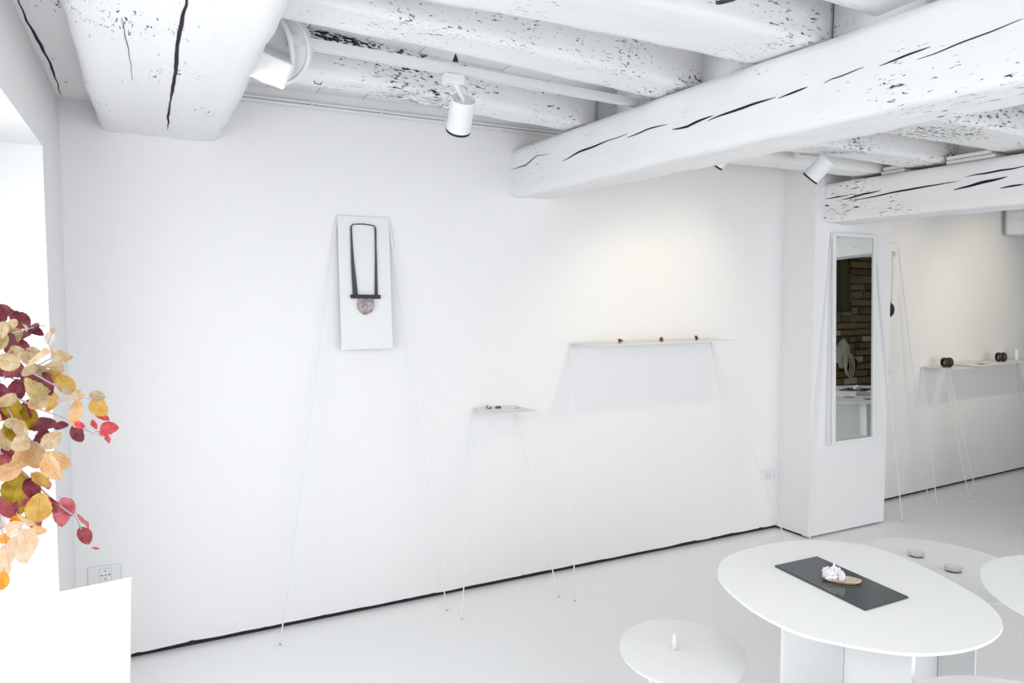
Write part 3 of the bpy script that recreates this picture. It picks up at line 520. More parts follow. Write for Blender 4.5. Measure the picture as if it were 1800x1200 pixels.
# ------------------------------------------------------------------ leaning rod furniture
def rod(p0, p1, parent, r=0.0035, z_foot=True):
    p0, p1 = Vector(p0), Vector(p1)
    o = obj('leg', TUBE([p0, p1], r, 8), RODM, parent)
    obj('foot_cap', TUBE([p1+Vector((0, 0, 0.006)), Vector((p1.x, p1.y, p1.z-0.0005))], r*1.25, 8), GREYL, o)
    return o
def leaning_board(name, label, cat, corners, feet, y_top, y_bot, group=None, thick=0.004):
    """corners: x left, x right, z top, z bottom ; feet: two floor points"""
    xl, xr, zt, zb = corners
    t = empty(name, ((xl+xr)/2, y_top, 0)); tag(t, label, cat, group)
    ox, oy = (xl+xr)/2, y_top
    slope = math.atan2(y_top-y_bot, zt-zb)
    bm = bmesh.new(); box(bm, xl-ox, xr-ox, -thick, 0, zb-zt, 0, 0.001)
    bmesh.ops.transform(bm, matrix=Matrix.Translation((0, -0.006, zt)) @ Matrix.Rotation(-slope, 4, 'X'), verts=bm.verts)
    bd = obj('panel', bm, SHELFM, t)
    for (x, fx, fy) in ((xl, *feet[0]), (xr, *feet[1])):
        rod((x-ox, -0.006, zt-0.004), (fx-ox, fy-oy, 0.001), t)
    obj('top_rod', TUBE([(xl-ox, -0.006, zt-0.002), (xr-ox, -0.006, zt-0.002)], 0.0035, 8), RODM, t)
    return t, slope, (ox, oy)
G_B = 'white panels leaning on thin rod legs'
leaning_board('display_board', 'narrow white leaning panel carrying the ribbon pendant on the long wall', 'display board', (0.936, 1.194, 1.992, 1.340), ((0.602, -0.165), (1.426, -0.181)), 0.0, -0.045, G_B)
leaning_board('display_board', 'white leaning panel half hidden behind the pier in the further room', 'display board', (4.98, 5.265, 2.00, 1.045), ((4.90, -0.10), (5.63, -0.010)), 0.066, 0.030, G_B)
# mirror on the pier
mt, sl, (ox, oy) = leaning_board('leaning_mirror', 'tall narrow white-framed mirror leaning on the pier', 'mirror', (4.114, 4.538, 2.015, 0.63), ((3.93, -0.31), (4.888, -0.30)), -0.262, -0.296)
R = Matrix.Translation((0, -0.0115, 2.015)) @ Matrix.Rotation(-math.radians(1.5), 4, 'X')
bm = bmesh.new(); box(bm, 4.142-ox, 4.512-ox, -0.003, 0.0, 0.648-2.015, 1.992-2.015); bmesh.ops.transform(bm, matrix=R, verts=bm.verts); obj('mirror_glass', bm, MIRROR, mt)
bm = bmesh.new(); a0, a1, c0, c1 = 4.114-ox, 4.540-ox, 0.622-2.015, 0.0
for q in ((a0, a0+0.026, c0, c1), (a1-0.026, a1, c0, c1), (a0+0.0261, a1-0.0261, c0, c0+0.024), (a0+0.0261, a1-0.0261, c1-0.022, c1)): box(bm, q[0], q[1], -0.012, 0.002, q[2], q[3], 0.0015)
bmesh.ops.transform(bm, matrix=R, verts=bm.verts)
for v in bm.verts:
    if v.co.y > -0.0115-(2.015-v.co.z)*0.0262-0.004: v.co.y = -0.0005+0.0015      # back of the frame flush with the pier
obj('frame', bm, SHELFM, mt)
bm = bmesh.new()
for q in ((a0+0.0255, a0+0.028, c0+0.023, c1-0.021), (a1-0.0275, a1-0.0255, c0+0.023, c1-0.021), (a0+0.026, a1-0.026, c0+0.0235, c0+0.025), (a0+0.026, a1-0.026, c1-0.0235, c1-0.021)): box(bm, q[0], q[1], -0.0045, 0.0, q[2], q[3])
bmesh.ops.transform(bm, matrix=R, verts=bm.verts); obj('glass_joint', bm, GREYL, mt)
def leaning_shelf(label, x0, x1, z, feet, ang=0.0, y0=0.0, depth=0.256, tx=None):
    t = empty('leaning_shelf', (x0, y0, z), ang); tag(t, label, 'shelf', 'white shelves on two thin rod legs')
    L = x1-x0
    bm = bmesh.new(); box(bm, 0, L, -depth, -0.001, -0.002, 0.0015, 0.0006); obj('shelf_plate', bm, SHELFM, t)
    obj('back_lip', BX(0, L, -0.004, -0.001, -0.018, -0.002), SHELFM, t)
    inv = (Matrix.Translation((x0, y0, z)) @ Matrix.Rotation(ang, 4, 'Z')).inverted()
    for xa, (fx, fy) in zip((0.003, L-0.003), feet):
        rod(Vector((xa, -0.008, -0.004)), inv @ Vector((fx, fy, 0.001)), t)
    return t
leaning_shelf('tall wide white shelf with three rings, left of the pier', 2.27, 3.335, 1.333, ((2.067, -0.383), (3.74, -0.30)))
leaning_shelf('small low white shelf on the long wall with three tiny silver pieces', 1.657, 1.910, 1.000, ((1.452, -0.308), (2.02, -0.300)))
leaning_shelf('small white shelf in the further room under a dark double ring', 5.66, 5.945, 1.036, ((5.479, -0.181), (5.909, -0.173)), math.atan(0.0506), 0.098)
leaning_shelf('long white shelf running out of the picture in the further room', 6.02, 7.15, 1.046, ((6.078, -0.128), (7.35, -0.10)), math.atan(0.0506), 0.118)

# ------------------------------------------------------------------ jewellery
nk = empty('ribbon_pendant', (1.059, -0.012, 1.95)); tag(nk, 'dark grey ribbon necklace with a black bar and round mauve stone, on the left panel', 'necklace')
tl = math.radians(-3.9)
def nkp(x, z, d=0.0):      # a point on the face of the leaning panel, x from pendant centre, z below the top
    return Vector((x, -0.004-d-(-z+0.0)*0.069, z))
bm = bmesh.new()
rib = [(-0.0595, -0.015, 0.004), (-0.0600, -0.10, 0.006), (-0.0575, -0.20, 0.009), (-0.052, -0.33, 0.014)]
def strip(bm, pts, d=0.004, th=0.002):
    prev = None
    for (x, z, w_) in pts:
        vs = [bm.verts.new(nkp(x+s*w_/2, z, dd)) for s, dd in ((-1, d), (1, d), (1, d+th), (-1, d+th))]
        if prev:
            for k in range(4): bm.faces.new((prev[k], vs[k], vs[(k+1) % 4], prev[(k+1) % 4]))
        else: bm.faces.new(vs[::-1])
        prev = vs
    bm.faces.new(prev)
strip(bm, [(-0.0585, -0.006, 0.007), (-0.0600, -0.02, 0.008), (-0.0590, -0.10, 0.010), (-0.0575, -0.18, 0.015), (-0.0535, -0.26, 0.021), (-0.049, -0.342, 0.025)])
strip(bm, [(0.0600, -0.008, 0.007), (0.0625, -0.02, 0.009), (0.0610, -0.10, 0.008), (0.0600, -0.18, 0.010), (0.0575, -0.26, 0.013), (0.056, -0.342, 0.016)])
obj('ribbon', bm, RIBBON, nk)
obj('neck_band', TUBE([nkp(-0.0585, -0.012, 0.005), nkp(-0.052, 0.0, 0.006), nkp(-0.03, 0.003, 0.006), nkp(0.0, 0.0045, 0.006), nkp(0.04, 0.001, 0.006), nkp(0.056, -0.002, 0.006), nkp(0.0605, -0.014, 0.005)], 0.0028, 8), RIBBON, nk)
bm = bmesh.new(); box(bm, -0.074, 0.074, -0.046, -0.032, -0.360, -0.341, 0.002); bmesh.ops.rotate(bm, cent=(0, -0.04, -0.35), matrix=Matrix.Rotation(0.02, 3, 'Y'), verts=bm.verts); obj('bar', bm, BAR, nk)
bm = bmesh.new()
outl = [(-0.030, 0.048), (0.034, 0.050), (0.041, 0.030), (0.042, 0.006), (0.034, -0.018), (0.014, -0.031), (-0.006, -0.036), (-0.024, -0.026), (-0.039, -0.008), (-0.042, 0.012), (-0.038, 0.030)]
outl = [(a*0.98, b_) for a, b_ in outl]
fr_ = [bm.verts.new((a, -0.044, -0.403+b_)) for a, b_ in outl]; bk_ = [bm.verts.new((a, -0.036, -0.403+b_)) for a, b_ in outl]
bm.faces.new(fr_[::-1]); bm.faces.new(bk_)
for k in range(len(outl)): bm.faces.new((fr_[k], bk_[k], bk_[(k+1) % len(outl)], fr_[(k+1) % len(outl)]))
bmesh.ops.recalc_face_normals(bm, faces=bm.faces); bmesh.ops.bevel(bm, geom=list(bm.edges), offset=0.0012, segments=1, affect='EDGES')
obj('stone_disc', bm, PEND, nk)
# three rings on the tall shelf
def ring_thing(loc, label, R_, band, parts, rz=0.0):
    t = empty('ring', loc, rz); tag(t, label, 'ring', 'rings on the tall shelf')
    bm = bmesh.new(); tube(bm, [(R_*math.cos(a)-0.012, R_*0.35*math.sin(a), R_+R_*math.sin(a)) for a in [2*PI*i/24 for i in range(24)]], band, 6, True); obj('band', bm, THIN, t, smooth=True)
    for i, (c, r, m) in enumerate(parts):
        bm = bmesh.new(); blob(bm, c, r[0], r[1], r[2], seed=i, amp=0.25, sub=2); obj('bead', bm, m, t, smooth=True)
    return t
ring_thing((2.50, -0.16, 1.3345), 'thin gold ring with brown and rust beads, leftmost on the tall shelf', 0.0125, 0.0006,
           [((0.006, 0, 0.017), (0.011, 0.010, 0.010), BROWN), ((0.006, -0.002, 0.008), (0.0075, 0.008, 0.0075), RUST), ((0.005, 0.0, 0.0035), (0.005, 0.005, 0.0035), BROWN), ((0.022, 0, 0.013), (0.009, 0.006, 0.005), stone_mat('olive_bead', (0.10, 0.07, 0.02), (0.28, 0.14, 0.07), 90))])
ring_thing((2.80, -0.16, 1.3345), 'ring with a large rust red stone, middle of the tall shelf', 0.010, 0.0006,
           [((0.008, -0.003, 0.011), (0.012, 0.010, 0.0115), RUST), ((-0.004, -0.006, 0.015), (0.007, 0.006, 0.011), DKOL), ((0.002, -0.006, 0.024), (0.005, 0.005, 0.006), BROWN), ((-0.011, -0.004, 0.009), (0.005, 0.003, 0.003), GOLD)])
ring_thing((3.07, -0.16, 1.3345), 'thin ring with two black stones, rightmost on the tall shelf', 0.0095, 0.0006,
           [((0.0, 0, 0.024), (0.0075, 0.006, 0.007), DKOL), ((0.006, 0, 0.013), (0.010, 0.008, 0.012), DKOL), ((0.0135, 0, 0.026), (0.001, 0.001, 0.008), GOLD)])
# three silver pieces on the low shelf
bt = empty('brooch', (1.725, -0.06, 1.0018)); tag(bt, 'tiny silver shell-shaped brooch, leftmost on the low shelf', 'brooch', 'small pieces on the low shelf')
bm = bmesh.new(); blob(bm, (0, 0, 0.008), 0.014, 0.010, 0.008, 3, 0.3, 2); obj('shell', bm, SILV, bt, smooth=True)
bm = bmesh.new(); tube(bm, [(-0.014, 0, 0.006), (-0.006, -0.006, 0.0025), (0.006, -0.007, 0.0025), (0.014, -0.003, 0.008)], 0.0026, 8); tube(bm, [(-0.014, 0, 0.006), (-0.013, 0, 0.018)], 0.0022, 6); obj('dark_edge', bm, HORN, bt, smooth=True)
bm = bmesh.new(); prism(bm, [(-0.016, 0.006), (-0.013, -0.004), (-0.003, -0.012), (0.013, -0.010), (0.018, -0.002), (0.010, 0.010), (-0.008, 0.013)], 0, 0.011)
bmesh.ops.bevel(bm, geom=list(bm.edges), offset=0.003, segments=2, affect='EDGES')
o = obj('brooch', bm, mat('dark_grey_stone', (0.09, 0.09, 0.10), 0.4), loc=(1.772, -0.075, 1.0018)); tag(o, 'small faceted dark grey brooch, middle of the low shelf', 'brooch', 'small pieces on the low shelf')
bt = empty('brooch', (1.846, -0.15, 1.0018)); tag(bt, 'thin curved grey and white clip, rightmost on the low shelf', 'brooch', 'small pieces on the low shelf')
obj('arc', TUBE([(-0.013, 0, 0.002), (-0.006, 0, 0.006), (0.004, 0, 0.008), (0.011, 0, 0.007), (0.013, 0, 0.002)], 0.0016, 8), mat('grey_metal', (0.2, 0.2, 0.2), 0.3, 0.7), bt)
obj('white_tab', BX(-0.010, 0.014, -0.006, 0.004, 0, 0.0025), LACQ, bt)
# pieces in the further room
def double_ring(loc, rz, label):
    t = empty('bangle', loc, rz); tag(t, label, 'bangle', 'dark double bangles in the further room')
    R_ = 0.039
    for i, (y, m) in enumerate(((-0.020, HORN), (0.018, HORN))):
        bm = bmesh.new()
        prof = []
        M = Matrix.Translation((0, y, R_+0.0005)) @ Matrix.Rotation(PI/2, 4, 'X')
        n = 36; rings = []
        for (r, z) in ((R_*0.66, -0.011), (R_*0.9, -0.014), (R_, -0.006), (R_, 0.006), (R_*0.9, 0.014), (R_*0.66, 0.011)):
            rings.append([bm.verts.new(M @ Vector((r*math.cos(2*PI*k/n), r*math.sin(2*PI*k/n), z))) for k in range(n)])
        for a in range(6):
            A, B_ = rings[a], rings[(a+1) % 6]
            for k in range(n): bm.faces.new((A[k], A[(k+1) % n], B_[(k+1) % n], B_[k]))
        obj('hoop', bm, m, t, smooth=False)
    bm = bmesh.new(); lathe(bm, [(0.0, -0.003), (R_*0.62, -0.003), (R_*0.62, 0.003), (0.0, 0.003)], 30, Matrix.Translation((0, -0.021, R_)) @ Matrix.Rotation(PI/2, 4, 'X'))
    obj('inner_disc', bm, mat('grey_disc', (0.28, 0.28, 0.27), 0.5), t)
    bm = bmesh.new(); blob(bm, (0.004, 0.014, R_*0.9), 0.013, 0.008, 0.022, 2, 0.3, 2); obj('gold_insert', bm, GOLD if 'small shelf' in label else mat('ivory_insert', (0.6, 0.58, 0.46), 0.5), t)
double_ring((5.80, -0.02, 1.0380), math.radians(62), 'dark double bangle with grey and gold inside, on the small shelf of the further room')
double_ring((6.60, 0.01, 1.0480), math.radians(52), 'black double bangle with an ivory insert, on the long shelf of the further room')
bm = bmesh.new()
for i in range(2):
    box(bm, -0.06+i*0.061, -0.001+i*0.061, -0.035, 0.035, 0, 0.002)
for v in bm.verts:
    v.co.z += 0.006*(1-(v.co.x/0.06)**2)*0 + abs(v.co.x)*0.08
o = obj('open_leaflet', bm, mat('cream_paper', (0.72, 0.69, 0.58), 0.8), loc=(6.24, -0.05, 1.048)); tag(o, 'small cream open leaflet lying on the long shelf of the further room', 'leaflet')
fr = empty('card_holder', (6.93, 0.06, 1.048), math.radians(30)); tag(fr, 'small white box with a grey face standing at the right edge of the long shelf', 'card holder')
obj('box', BX(-0.024, 0.024, -0.012, 0.012, 0, 0.092, bev=0.001), LACQ, fr); obj('face', BX(-0.018, 0.022, -0.0135, -0.012, 0.006, 0.086), mat('grey_card', (0.30, 0.32, 0.36), 0.6), fr)
# necklace on the board of the further room
nk2 = empty('string_necklace', (5.148, 0.050, 1.88)); tag(nk2, 'cream string necklace with a round black pendant, beside the pier in the further room', 'necklace')
for dx in (-0.03, -0.012, 0.008, 0.02):
    obj('string', TUBE([(0.01+dx*0.7, -0.012, 0.045), (dx*1.1+0.012, -0.016, -0.10), (dx*0.6, -0.026, -0.28), (0.0, -0.034, -0.385)], 0.0015, 6), STRING, nk2)
obj('peg', TUBE([(-0.04, -0.012, 0.048), (0.06, -0.014, 0.046)], 0.003, 8), GOLD, nk2)
bm = bmesh.new(); blob(bm, (0.02, -0.016, 0.04), 0.03, 0.006, 0.018, 5, 0.5, 3); obj('knot', bm, STRING, nk2, smooth=True)
Mp = Matrix.Translation((-0.048, -0.045, -0.380)) @ Matrix.Rotation(PI/2, 4, 'X')
bm = bmesh.new(); lathe(bm, [(0.0, -0.01), (0.050, -0.01), (0.058, 0.0), (0.052, 0.012), (0.040, 0.013), (0.036, 0.004), (0.0, 0.004)], 36, Mp); obj('pendant', bm, mat('dark_grey_pendant', (0.045, 0.045, 0.045), 0.5), nk2)
bm = bmesh.new(); lathe(bm, [(0.0, 0.004), (0.036, 0.004), (0.034, 0.010), (0.0, 0.012)], 36, Mp); obj('pendant_centre', bm, BLACK, nk2)

# ------------------------------------------------------------------ tables
def ellipse(cx, cy, a, b, ang, n=72):
    return [(cx+a*math.cos(t)*math.cos(ang)-b*math.sin(t)*math.sin(ang), cy+a*math.cos(t)*math.sin(ang)+b*math.sin(t)*math.cos(ang)) for t in [2*PI*i/n for i in range(n)]]
def smooth_loop(pts, n=8):
    out = []; m = len(pts)
    for i in range(m):
        p0, p1, p2, p3 = [Vector((*pts[(i+k) % m], 0)) for k in (-1, 0, 1, 2)]
        for j in range(n):
            t = j/n; q = 0.5*((2*p1)+(-p0+p2)*t+(2*p0-5*p1+4*p2-p3)*t*t+(-p0+3*p1-3*p2+p3)*t**3); out.append((q.x, q.y))
    return out
def table(cx, cy, z, outline, arms, label, th=0.008):
    """thin painted steel top on a base of upright sheets meeting in a cross; arms: list of (angle, length)"""
    t = empty('display_table', (cx, cy, 0)); tag(t, label, 'table', 'round topped white display tables')
    bm = bmesh.new(); prism(bm, [(x-cx, y-cy) for x, y in outline], z-th, z)
    top_e = [e for e in bm.edges if abs(e.verts[0].co.z-e.verts[1].co.z) < 1e-6]
    bmesh.ops.bevel(bm, geom=top_e, offset=0.0015, segments=2, affect='EDGES'); obj('tabletop', bm, LACQ, t)
    for (a, L) in arms:
        bm = bmesh.new(); box(bm, 0.006, L, -0.006, 0.006, 0, z-th, 0.001); bmesh.ops.rotate(bm, cent=(0, 0, 0), matrix=Matrix.Rotation(a, 3, 'Z'), verts=bm.verts)
        obj('base_panel', bm, LACQ, t)
    return t
AX = math.atan2(0.867, 0.498)
T1O = [(x, y) for x, y in T1PTS]
def cam_dir(right, toward):      # direction given as seen from the camera: right / towards the viewer -> world angle
    a = math.radians(62.1883); fw = Vector((math.cos(a), math.sin(a))); rt = Vector((math.sin(a), -math.cos(a)))
    v = rt*right-fw*toward; return math.atan2(v.y, v.x)
table(1.93, -2.12, 0.72, smooth_loop(T1O, 7), [(cam_dir(0.25, 0.97), 0.27), (cam_dir(-0.97, 0.25), 0.22), (cam_dir(0.97, -0.25), 0.24), (cam_dir(-0.25, -0.97), 0.22)], 'large oval white table carrying the black slate, in front of the pier')
table(2.93, -1.793, 0.50, ellipse(2.93, -1.793, 0.359, 0.31, AX), [(cam_dir(0.5, 0.75), 0.145), (cam_dir(-0.5, -0.75), 0.18), (cam_dir(0.9, -0.5), 0.20), (cam_dir(-0.9, 0.5), 0.18)], 'lower oval white table with two glass dishes, behind the slate table')
table(2.536, -2.595, 0.72, ellipse(2.536, -2.595, 0.411, 0.354, AX), [(0.4+i*PI/2, 0.15) for i in range(4)], 'bare white table cut by the right edge of the picture')
table(1.585, -1.781, 0.45, ellipse(1.585, -1.781, 0.235, 0.202, AX), [(cam_dir(-0.78, 0.62), 0.155), (cam_dir(0.78, -0.62), 0.15), (cam_dir(0.62, 0.78), 0.14), (cam_dir(-0.62, -0.78), 0.14)], 'small low white table with the upright pale porcelain piece')
table(1.757, -2.805, 0.60, ellipse(1.757, -2.805, 0.383, 0.33, AX), [(0.2+i*PI/2, 0.2) for i in range(4)], 'white table of which only the far edge shows at the bottom right')
# tables further right, seen in the mirror
table(6.95, -2.30, 0.72, ellipse(6.95, -2.30, 0.44, 0.38, 0.2), [(0.9+i*PI/2, 0.22) for i in range(4)], 'farther oval table in the mirror, carrying a dark slate')
table(5.98, -1.52, 0.72, ellipse(5.98, -1.52, 0.36, 0.32, 0.2), [(0.62, 0.24), (0.62+PI, 0.26), (0.62+PI/2, 0.2), (0.62-PI/2, 0.2)], 'nearer oval table in the mirror, with two shallow dishes')
table(5.42, -1.22, 0.45, ellipse(5.42, -1.22, 0.25, 0.22, 0.2), [(0.5+i*PI/2, 0.12) for i in range(4)], 'lowest table in the mirror, at its lower left corner')
# slate slab
def slab(pts, z, label, th=0.006):
    bm = bmesh.new(); prism(bm, pts, z, z+th); bmesh.ops.bevel(bm, geom=list(bm.edges), offset=0.0008, segments=1, affect='EDGES')
    o = obj('slate_slab', bm, SLATE); tag(o, label, 'slab', 'polished black slabs'); return o
slab([SL[0], SL[3], SL[2], SL[1]], 0.7202, 'polished black slate slab on the large oval table')
slab([(6.58, -2.22), (6.68, -1.98), (7.0, -2.12), (6.9, -2.36)], 0.7202, 'dark slab on the farther table in the mirror')
# shell with crystals
sc_ = empty('crystal_shell', (1.934, -2.100, 0.7264), cam_dir(0.93, 0.36)); tag(sc_, 'oval nacre shell with white crystals on the black slab', 'sculpture')
bm = bmesh.new(); n = 40; rows = []
for (k, z) in ((0.80, 0.0), (0.95, 0.004), (1.0, 0.009), (0.985, 0.011), (0.85, 0.0085), (0.5, 0.006), (0.02, 0.005)):
    rows.append([bm.verts.new((0.056*k*math.cos(2*PI*i/n)*(1+0.03*math.sin(6*PI*i/n)), 0.026*k*math.sin(2*PI*i/n)*(1+0.12*math.cos(2*PI*i/n)), z)) for i in range(n)])
for a, b_ in zip(rows[:-1], rows[1:]):
    for i in range(n): bm.faces.new((a[i], a[(i+1) % n], b_[(i+1) % n], b_[i]))
bm.faces.new(rows[0][::-1]); bm.faces.new(rows[-1]); obj('shell', bm, NACRE, sc_, smooth=True)
obj('brass_rim', TUBE([(0.056*math.cos(t)*(1+0.03*math.sin(3*t)), 0.026*math.sin(t)*(1+0.12*math.cos(t)), 0.0085) for t in [2*PI*i/48 for i in range(48)]], 0.0012, 6, True), GOLD, sc_)
random.seed(8)
for i in range(15):
    u = random.uniform(-0.05, 0.006); v = random.uniform(-0.018, 0.016)
    hh = random.uniform(0.018, 0.036)*(1.15 if -0.045 < u < -0.02 else 0.85)
    bm = bmesh.new(); blob(bm, (u, v, 0.008+hh*0.45), random.uniform(0.008, 0.013), random.uniform(0.007, 0.010), hh*0.55, i, 0.7, 3, 2.6)
    for v_ in bm.verts:
        v_.co += Vector((1, 1, 1))*0.0016*noise.noise(v_.co*260)
        v_.co.z = max(v_.co.z, 0.004)
    obj('crystal', bm, CRYSTAL, sc_)
# glass dishes
def dish(loc, label, r=0.030, inner=CRYSTAL, h=0.016, g='glass dishes'):
    t = empty('glass_dish', loc); tag(t, label, 'dish', g)
    bm = bmesh.new(); lathe(bm, [(r*0.98, 0.0), (r, 0.001), (r, h), (r*0.95, h), (r*0.95, 0.002), (r*0.2, 0.002)], 40); obj('dish_wall', bm, GLASS, t, smooth=False)
    bm = bmesh.new(); blob(bm, (0, 0, 0.006), r*0.84, r*0.8, 0.0035, 3, 0.2, 3); obj('filling', bm, inner, t, smooth=True)
    return t
PALE = mat('pale_straw_filling', (0.78, 0.79, 0.66), 0.5)
dish((2.955, -1.672, 0.5003), 'round glass dish nearer the pier, on the lower oval table', 0.031, mat('milky_filling', (0.80, 0.80, 0.77), 0.4))
dish((2.925, -1.848, 0.5003), 'round glass dish with a straw coloured side, right of the other', 0.031, PALE)
dish((6.057, -1.681, 0.7203), 'shallow dish with pale pieces, left one in the mirror', 0.045, stone_mat('pale_chips', (0.35, 0.30, 0.18), (0.75, 0.72, 0.60), 60), 0.014, 'dishes in the mirror')
dish((6.049, -1.458, 0.7203), 'dark rimmed shallow dish with orange pieces, right one in the mirror', 0.052, stone_mat('orange_chips', (0.45, 0.26, 0.12), (0.80, 0.62, 0.45), 60), 0.014, 'dishes in the mirror')
bm = bmesh.new(); blob(bm, (0, 0, 0.022), 0.035, 0.03, 0.022, 4, 0.6, 3)
o = obj('white_cluster', bm, CRYSTAL, loc=(6.74, -2.12, 0.7265)); tag(o, 'white crystal cluster on the dark slab in the mirror', 'sculpture')
# upright porcelain piece
bm = bmesh.new(); lathe(bm, [(0.003, 0.0), (0.007, 0.006), (0.0105, 0.020), (0.011, 0.030), (0.0095, 0.044), (0.006, 0.053), (0.001, 0.056)], 24)
for v in bm.verts: v.co.y *= 0.7; v.co.x += 0.003*math.sin(v.co.z*55)
o = obj('porcelain_piece', bm, EGGM, smooth=True, loc=(1.562, -1.768, 0.4502)); tag(o, 'small upright seed-shaped pale pink porcelain piece on the low table', 'ornament')

# ------------------------------------------------------------------ desk at lower left
dk = empty('desk', (0, 0, 0)); tag(dk, 'white counter desk under the autumn branches, lower left', 'desk')
dq = [(0.004, -1.546), (-0.122, -1.569), (-0.655, -1.665), (-0.66, -2.42), (-0.010, -2.42)]
bm = bmesh.new(); prism(bm, dq, 0.888, 0.90); bmesh.ops.bevel(bm, geom=list(bm.edges), offset=0.0015, segments=2, affect='EDGES'); obj('desk_top', bm, LACQ, dk)
bm = bmesh.new(); prism(bm, [(-0.012, -1.565), (-0.19, -1.60), (-0.19, -2.40), (-0.022, -2.40)], 0.0, 0.888); obj('side_panel', bm, LACQ, dk)
bm = bmesh.new(); prism(bm, [(-0.24, -1.612), (-0.63, -1.682), (-0.63, -2.40), (-0.24, -2.40)], 0.302, 0.888); obj('window_side_box', bm, LACQ, dk)
# vase (just outside the frame) and the branches it holds
va = empty('vase', (-0.40, -1.79, 0.90)); tag(va, 'plain white vase on the desk, holding the branches', 'vase')
bm = bmesh.new(); lathe(bm, [(0.045, 0.0), (0.06, 0.01), (0.07, 0.08), (0.055, 0.16), (0.035, 0.20), (0.038, 0.215), (0.032, 0.214), (0.028, 0.20), (0.04, 0.1), (0.005, 0.02)], 36); obj('vase_body', bm, EGGM, va, smooth=True)
br = empty('autumn_branches', (-0.395, -1.79, 0.95)); tag(br, 'bunch of beech branches with burgundy, tan, orange and red autumn leaves', 'branches')
B0 = Vector((-0.395, -1.79, 0.95))
for i, tw in enumerate(TWIGS):
    pts = [Vector(p) for p in tw]
    if i in (0, 1, 2, 3): pts = [Vector((-0.40, -1.79, 0.96))]+pts
    sp = []
    for k in range(len(pts)-1):
        for j in range(3): sp.append(pts[k].lerp(pts[k+1], j/3)+Vector((noise.noise(Vector((i, k, j*0.3)))*0.003,)*3))
    sp.append(pts[-1]); n = len(sp)
    obj('twig', TUBE([p-B0 for p in sp], [0.0030*(1-0.72*q/n)*(1.0 if i < 4 else 0.55) for q in range(n)], 6), BARK, br)
def leaf_mesh(seed):
    rnd_ = random.Random(seed); bm = bmesh.new(); N_ = 12; fold = rnd_.uniform(0.05, 0.6); curl = rnd_.uniform(-0.8, 0.8); wdt = rnd_.uniform(0.30, 0.40); tw = rnd_.uniform(-0.5, 0.5)
    rows = []
    for i in range(N_+1):
        t = i/N_; w_ = wdt*0.98*(math.sin(PI*min(1, t*0.97+0.03)**0.95)**0.62)
        if i == N_: w_ = 0.004
        w_ *= 1+(0.05 if i % 2 else -0.03)
        zc = curl*0.45*(t-0.5)**2*2+0.02*math.sin(7*t+seed)
        row = []
        for j in range(-3, 4):
            s = j/3; x = s*w_; z = zc+fold*abs(x)+tw*x*(t-0.3)*0.6+0.06*noise.noise(Vector((x*4, t*4, seed)))+0.012*math.cos(t*PI*N_)*abs(s)
            row.append(bm.verts.new((t-0.02, x, z)))
        rows.append(row)
    for a, b_ in zip(rows[:-1], rows[1:]):
        for k in range(6): bm.faces.new((a[k], b_[k], b_[k+1], a[k+1]))
    tube(bm, [(-0.16, 0, 0.01), (-0.02, 0, rows[0][3].co.z)], 0.010, 5)
    for f in bm.faces: f.smooth = True
    me = bpy.data.meshes.new('leaf'); bm.to_mesh(me); bm.free(); return me
protos = {}
random.seed(21)
for i, (x0, y0, z0, x1, y1, z1, c) in enumerate(LEAVES):
    c = c.replace('R2', '2').replace('P2', 'P')
    a, b_ = Vector((x0, y0, z0)), Vector((x1, y1, z1)); L = (b_-a).length
    key = (c, i % 5)
    if key not in protos:
        me = leaf_mesh(i % 5+3); me.materials.append(LEAFM[c]); protos[key] = me
    o = bpy.data.objects.new('leaf', protos[key]); C.objects.link(o); o.parent = br
    X_ = (b_-a).normalized(); eye = Vector((0, -3.6, 1.6)); vw = (eye-a).normalized()
    tilt = Vector((random.gauss(0, 1), random.gauss(0, 1), random.gauss(0, 1)))*0.42
    if random.random() < 0.12: tilt *= 2.2
    Zv = (vw+tilt+Vector((0, 0, 0.15))); Zv = (Zv-X_*Zv.dot(X_)).normalized(); Yv = Zv.cross(X_)
    Ms = Matrix((X_, Yv, Zv)).transposed().to_4x4(); o.matrix_local = Matrix.Translation(a-B0) @ Ms @ Matrix.Diagonal((L, L, L, 1))

# ------------------------------------------------------------------ brick wall across the further room, seen in the mirror
BW = empty('wall_brick', (0, -3.45, 0)); tag(BW, 'old exposed brick wall seen in the mirror', kind='structure')
yb_ = -0.03
bm = bmesh.new()   # mortar core with the window opening left out
X0, X1 = 7.0, 9.5; OX0, OX1, OZ0, OZ1 = 7.62, 8.43, 1.57, 2.245; TOP = 2.285
for (a, b_, c, d) in ((X0, X1, 0, OZ0), (X0, OX0, OZ0, OZ1), (OX1, X1, OZ0, OZ1), (X0, X1, OZ1, 2.56)): box(bm, a, b_, -0.25, yb_, c, d)
obj('mortar_core', bm, MORTAR, BW)
random.seed(12); me_b = []
for s in range(5):
    bm = bmesh.new(); box(bm, -0.5, 0.5, -0.5, 0.5, -0.5, 0.5, 0.08)
    for v in bm.verts: v.co += Vector([random.uniform(-0.065, 0.065) for _ in range(3)])
    me = bpy.data.meshes.new('brick'); bm.to_mesh(me); bm.free(); me_b.append(me)
cache = {}
z = 0.62; row = 0; cnt = 0
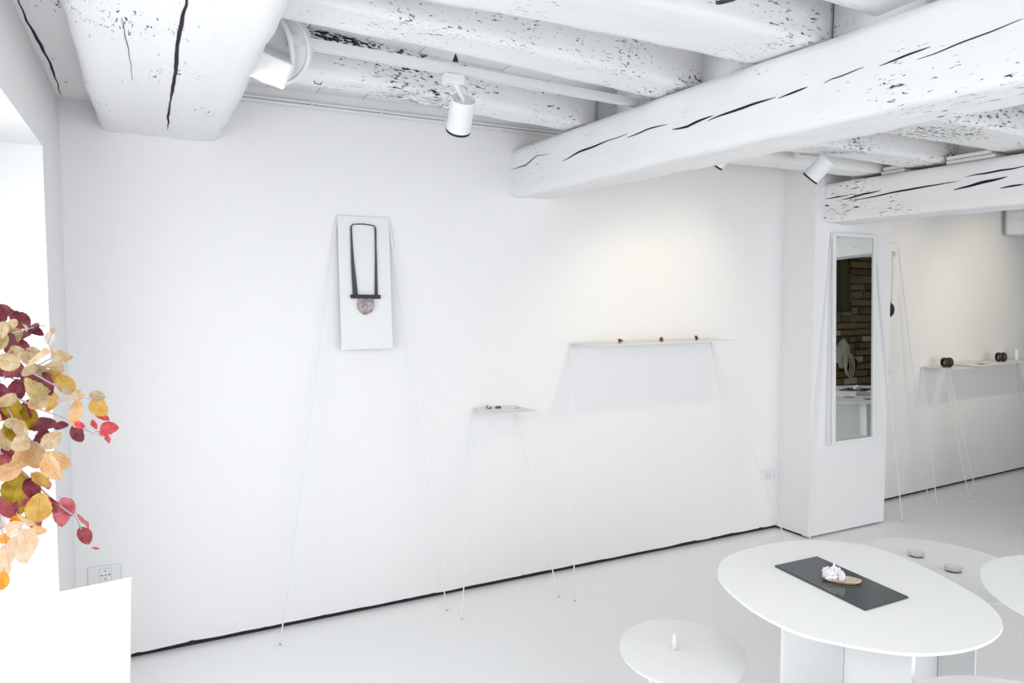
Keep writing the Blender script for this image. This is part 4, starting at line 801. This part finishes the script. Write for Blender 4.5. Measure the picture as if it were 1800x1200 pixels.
while z < TOP-0.04:
    h_ = random.uniform(0.080, 0.106); x = OX1+0.002 if (z+h_ > OZ0 and z < OZ1) else 7.95-random.uniform(0, 0.2)
    while x < 9.15 and cnt < 330:
        L = random.choice((0.12, 0.16, 0.23, 0.25, 0.27))*random.uniform(0.9, 1.08)
        if True:
            mi = random.choices(range(6), (30, 14, 20, 22, 7, 12))[0]; key = (random.randrange(5), mi)
            if key not in cache:
                m_ = me_b[key[0]].copy(); m_.materials.append(BRICKS[mi]); cache[key] = m_
            o = bpy.data.objects.new('brick', cache[key]); C.objects.link(o); o.parent = BW
            hj = h_*random.uniform(0.86, 1.0); o.location = (x+L/2, -0.018+random.uniform(-0.012, 0.010), z+h_/2+random.uniform(-0.004, 0.004)); o.scale = (L-0.016, 0.05, hj-0.013); cnt += 1
            o.rotation_euler.y = random.uniform(-0.035, 0.035)
        x += L
    z += h_+0.004
bm = bmesh.new(); box(bm, OX0-0.02, OX1+0.02, -0.24, 0.012, OZ0-0.05, OZ0-0.002, 0.004); obj('sill', bm, stone_mat('sill_stone', (0.12, 0.11, 0.09), (0.2, 0.19, 0.16), 12, 0.9), BW)
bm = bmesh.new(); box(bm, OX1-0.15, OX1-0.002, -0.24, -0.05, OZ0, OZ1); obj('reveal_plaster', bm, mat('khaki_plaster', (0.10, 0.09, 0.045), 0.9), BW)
obj('opening_back', BX(OX0-0.1, OX1+0.1, -0.27, -0.25, OZ0-0.05, OZ1+0.05), BLACK, BW)
# white plaster above the bricks
obj('lintel_plaster', BX(7.0, 9.5, -0.05, 0.01, 2.285, 2.56), WALL, BW)
# tote bag hanging at the opening
bg = empty('tote_bag', (8.13, -3.40, 0.80)); tag(bg, 'cream canvas bag with looped cord hanging on the brick wall, in the mirror', 'bag')
bm = bmesh.new(); blob(bm, (0, 0.03, 0.22), 0.13, 0.05, 0.17, 4, 0.5, 3)
bmesh.ops.scale(bm, vec=(1, 1, 1), verts=bm.verts); obj('canvas_body', bm, CANVAS, bg, smooth=True)
for k in range(3): obj('cord', TUBE([(0.0+0.02*k+(0.055+0.01*k)*math.cos(t), 0.09+0.006*k, 0.12-0.02*k+(0.15)*math.sin(t)) for t in [2*PI*i/28 for i in range(28)]], 0.008, 6, True), CANVAS, bg)
bm = bmesh.new(); blob(bm, (0.13, 0.04, 0.10), 0.11, 0.06, 0.09, 7, 0.3, 3); o = obj('dark_pouch', bm, CANVASD, bg, smooth=True)
obj('hook', TUBE([(0, -0.03, 0.40), (0, 0.03, 0.39), (0, 0.035, 0.37)], 0.005, 6), BLACK, bg)
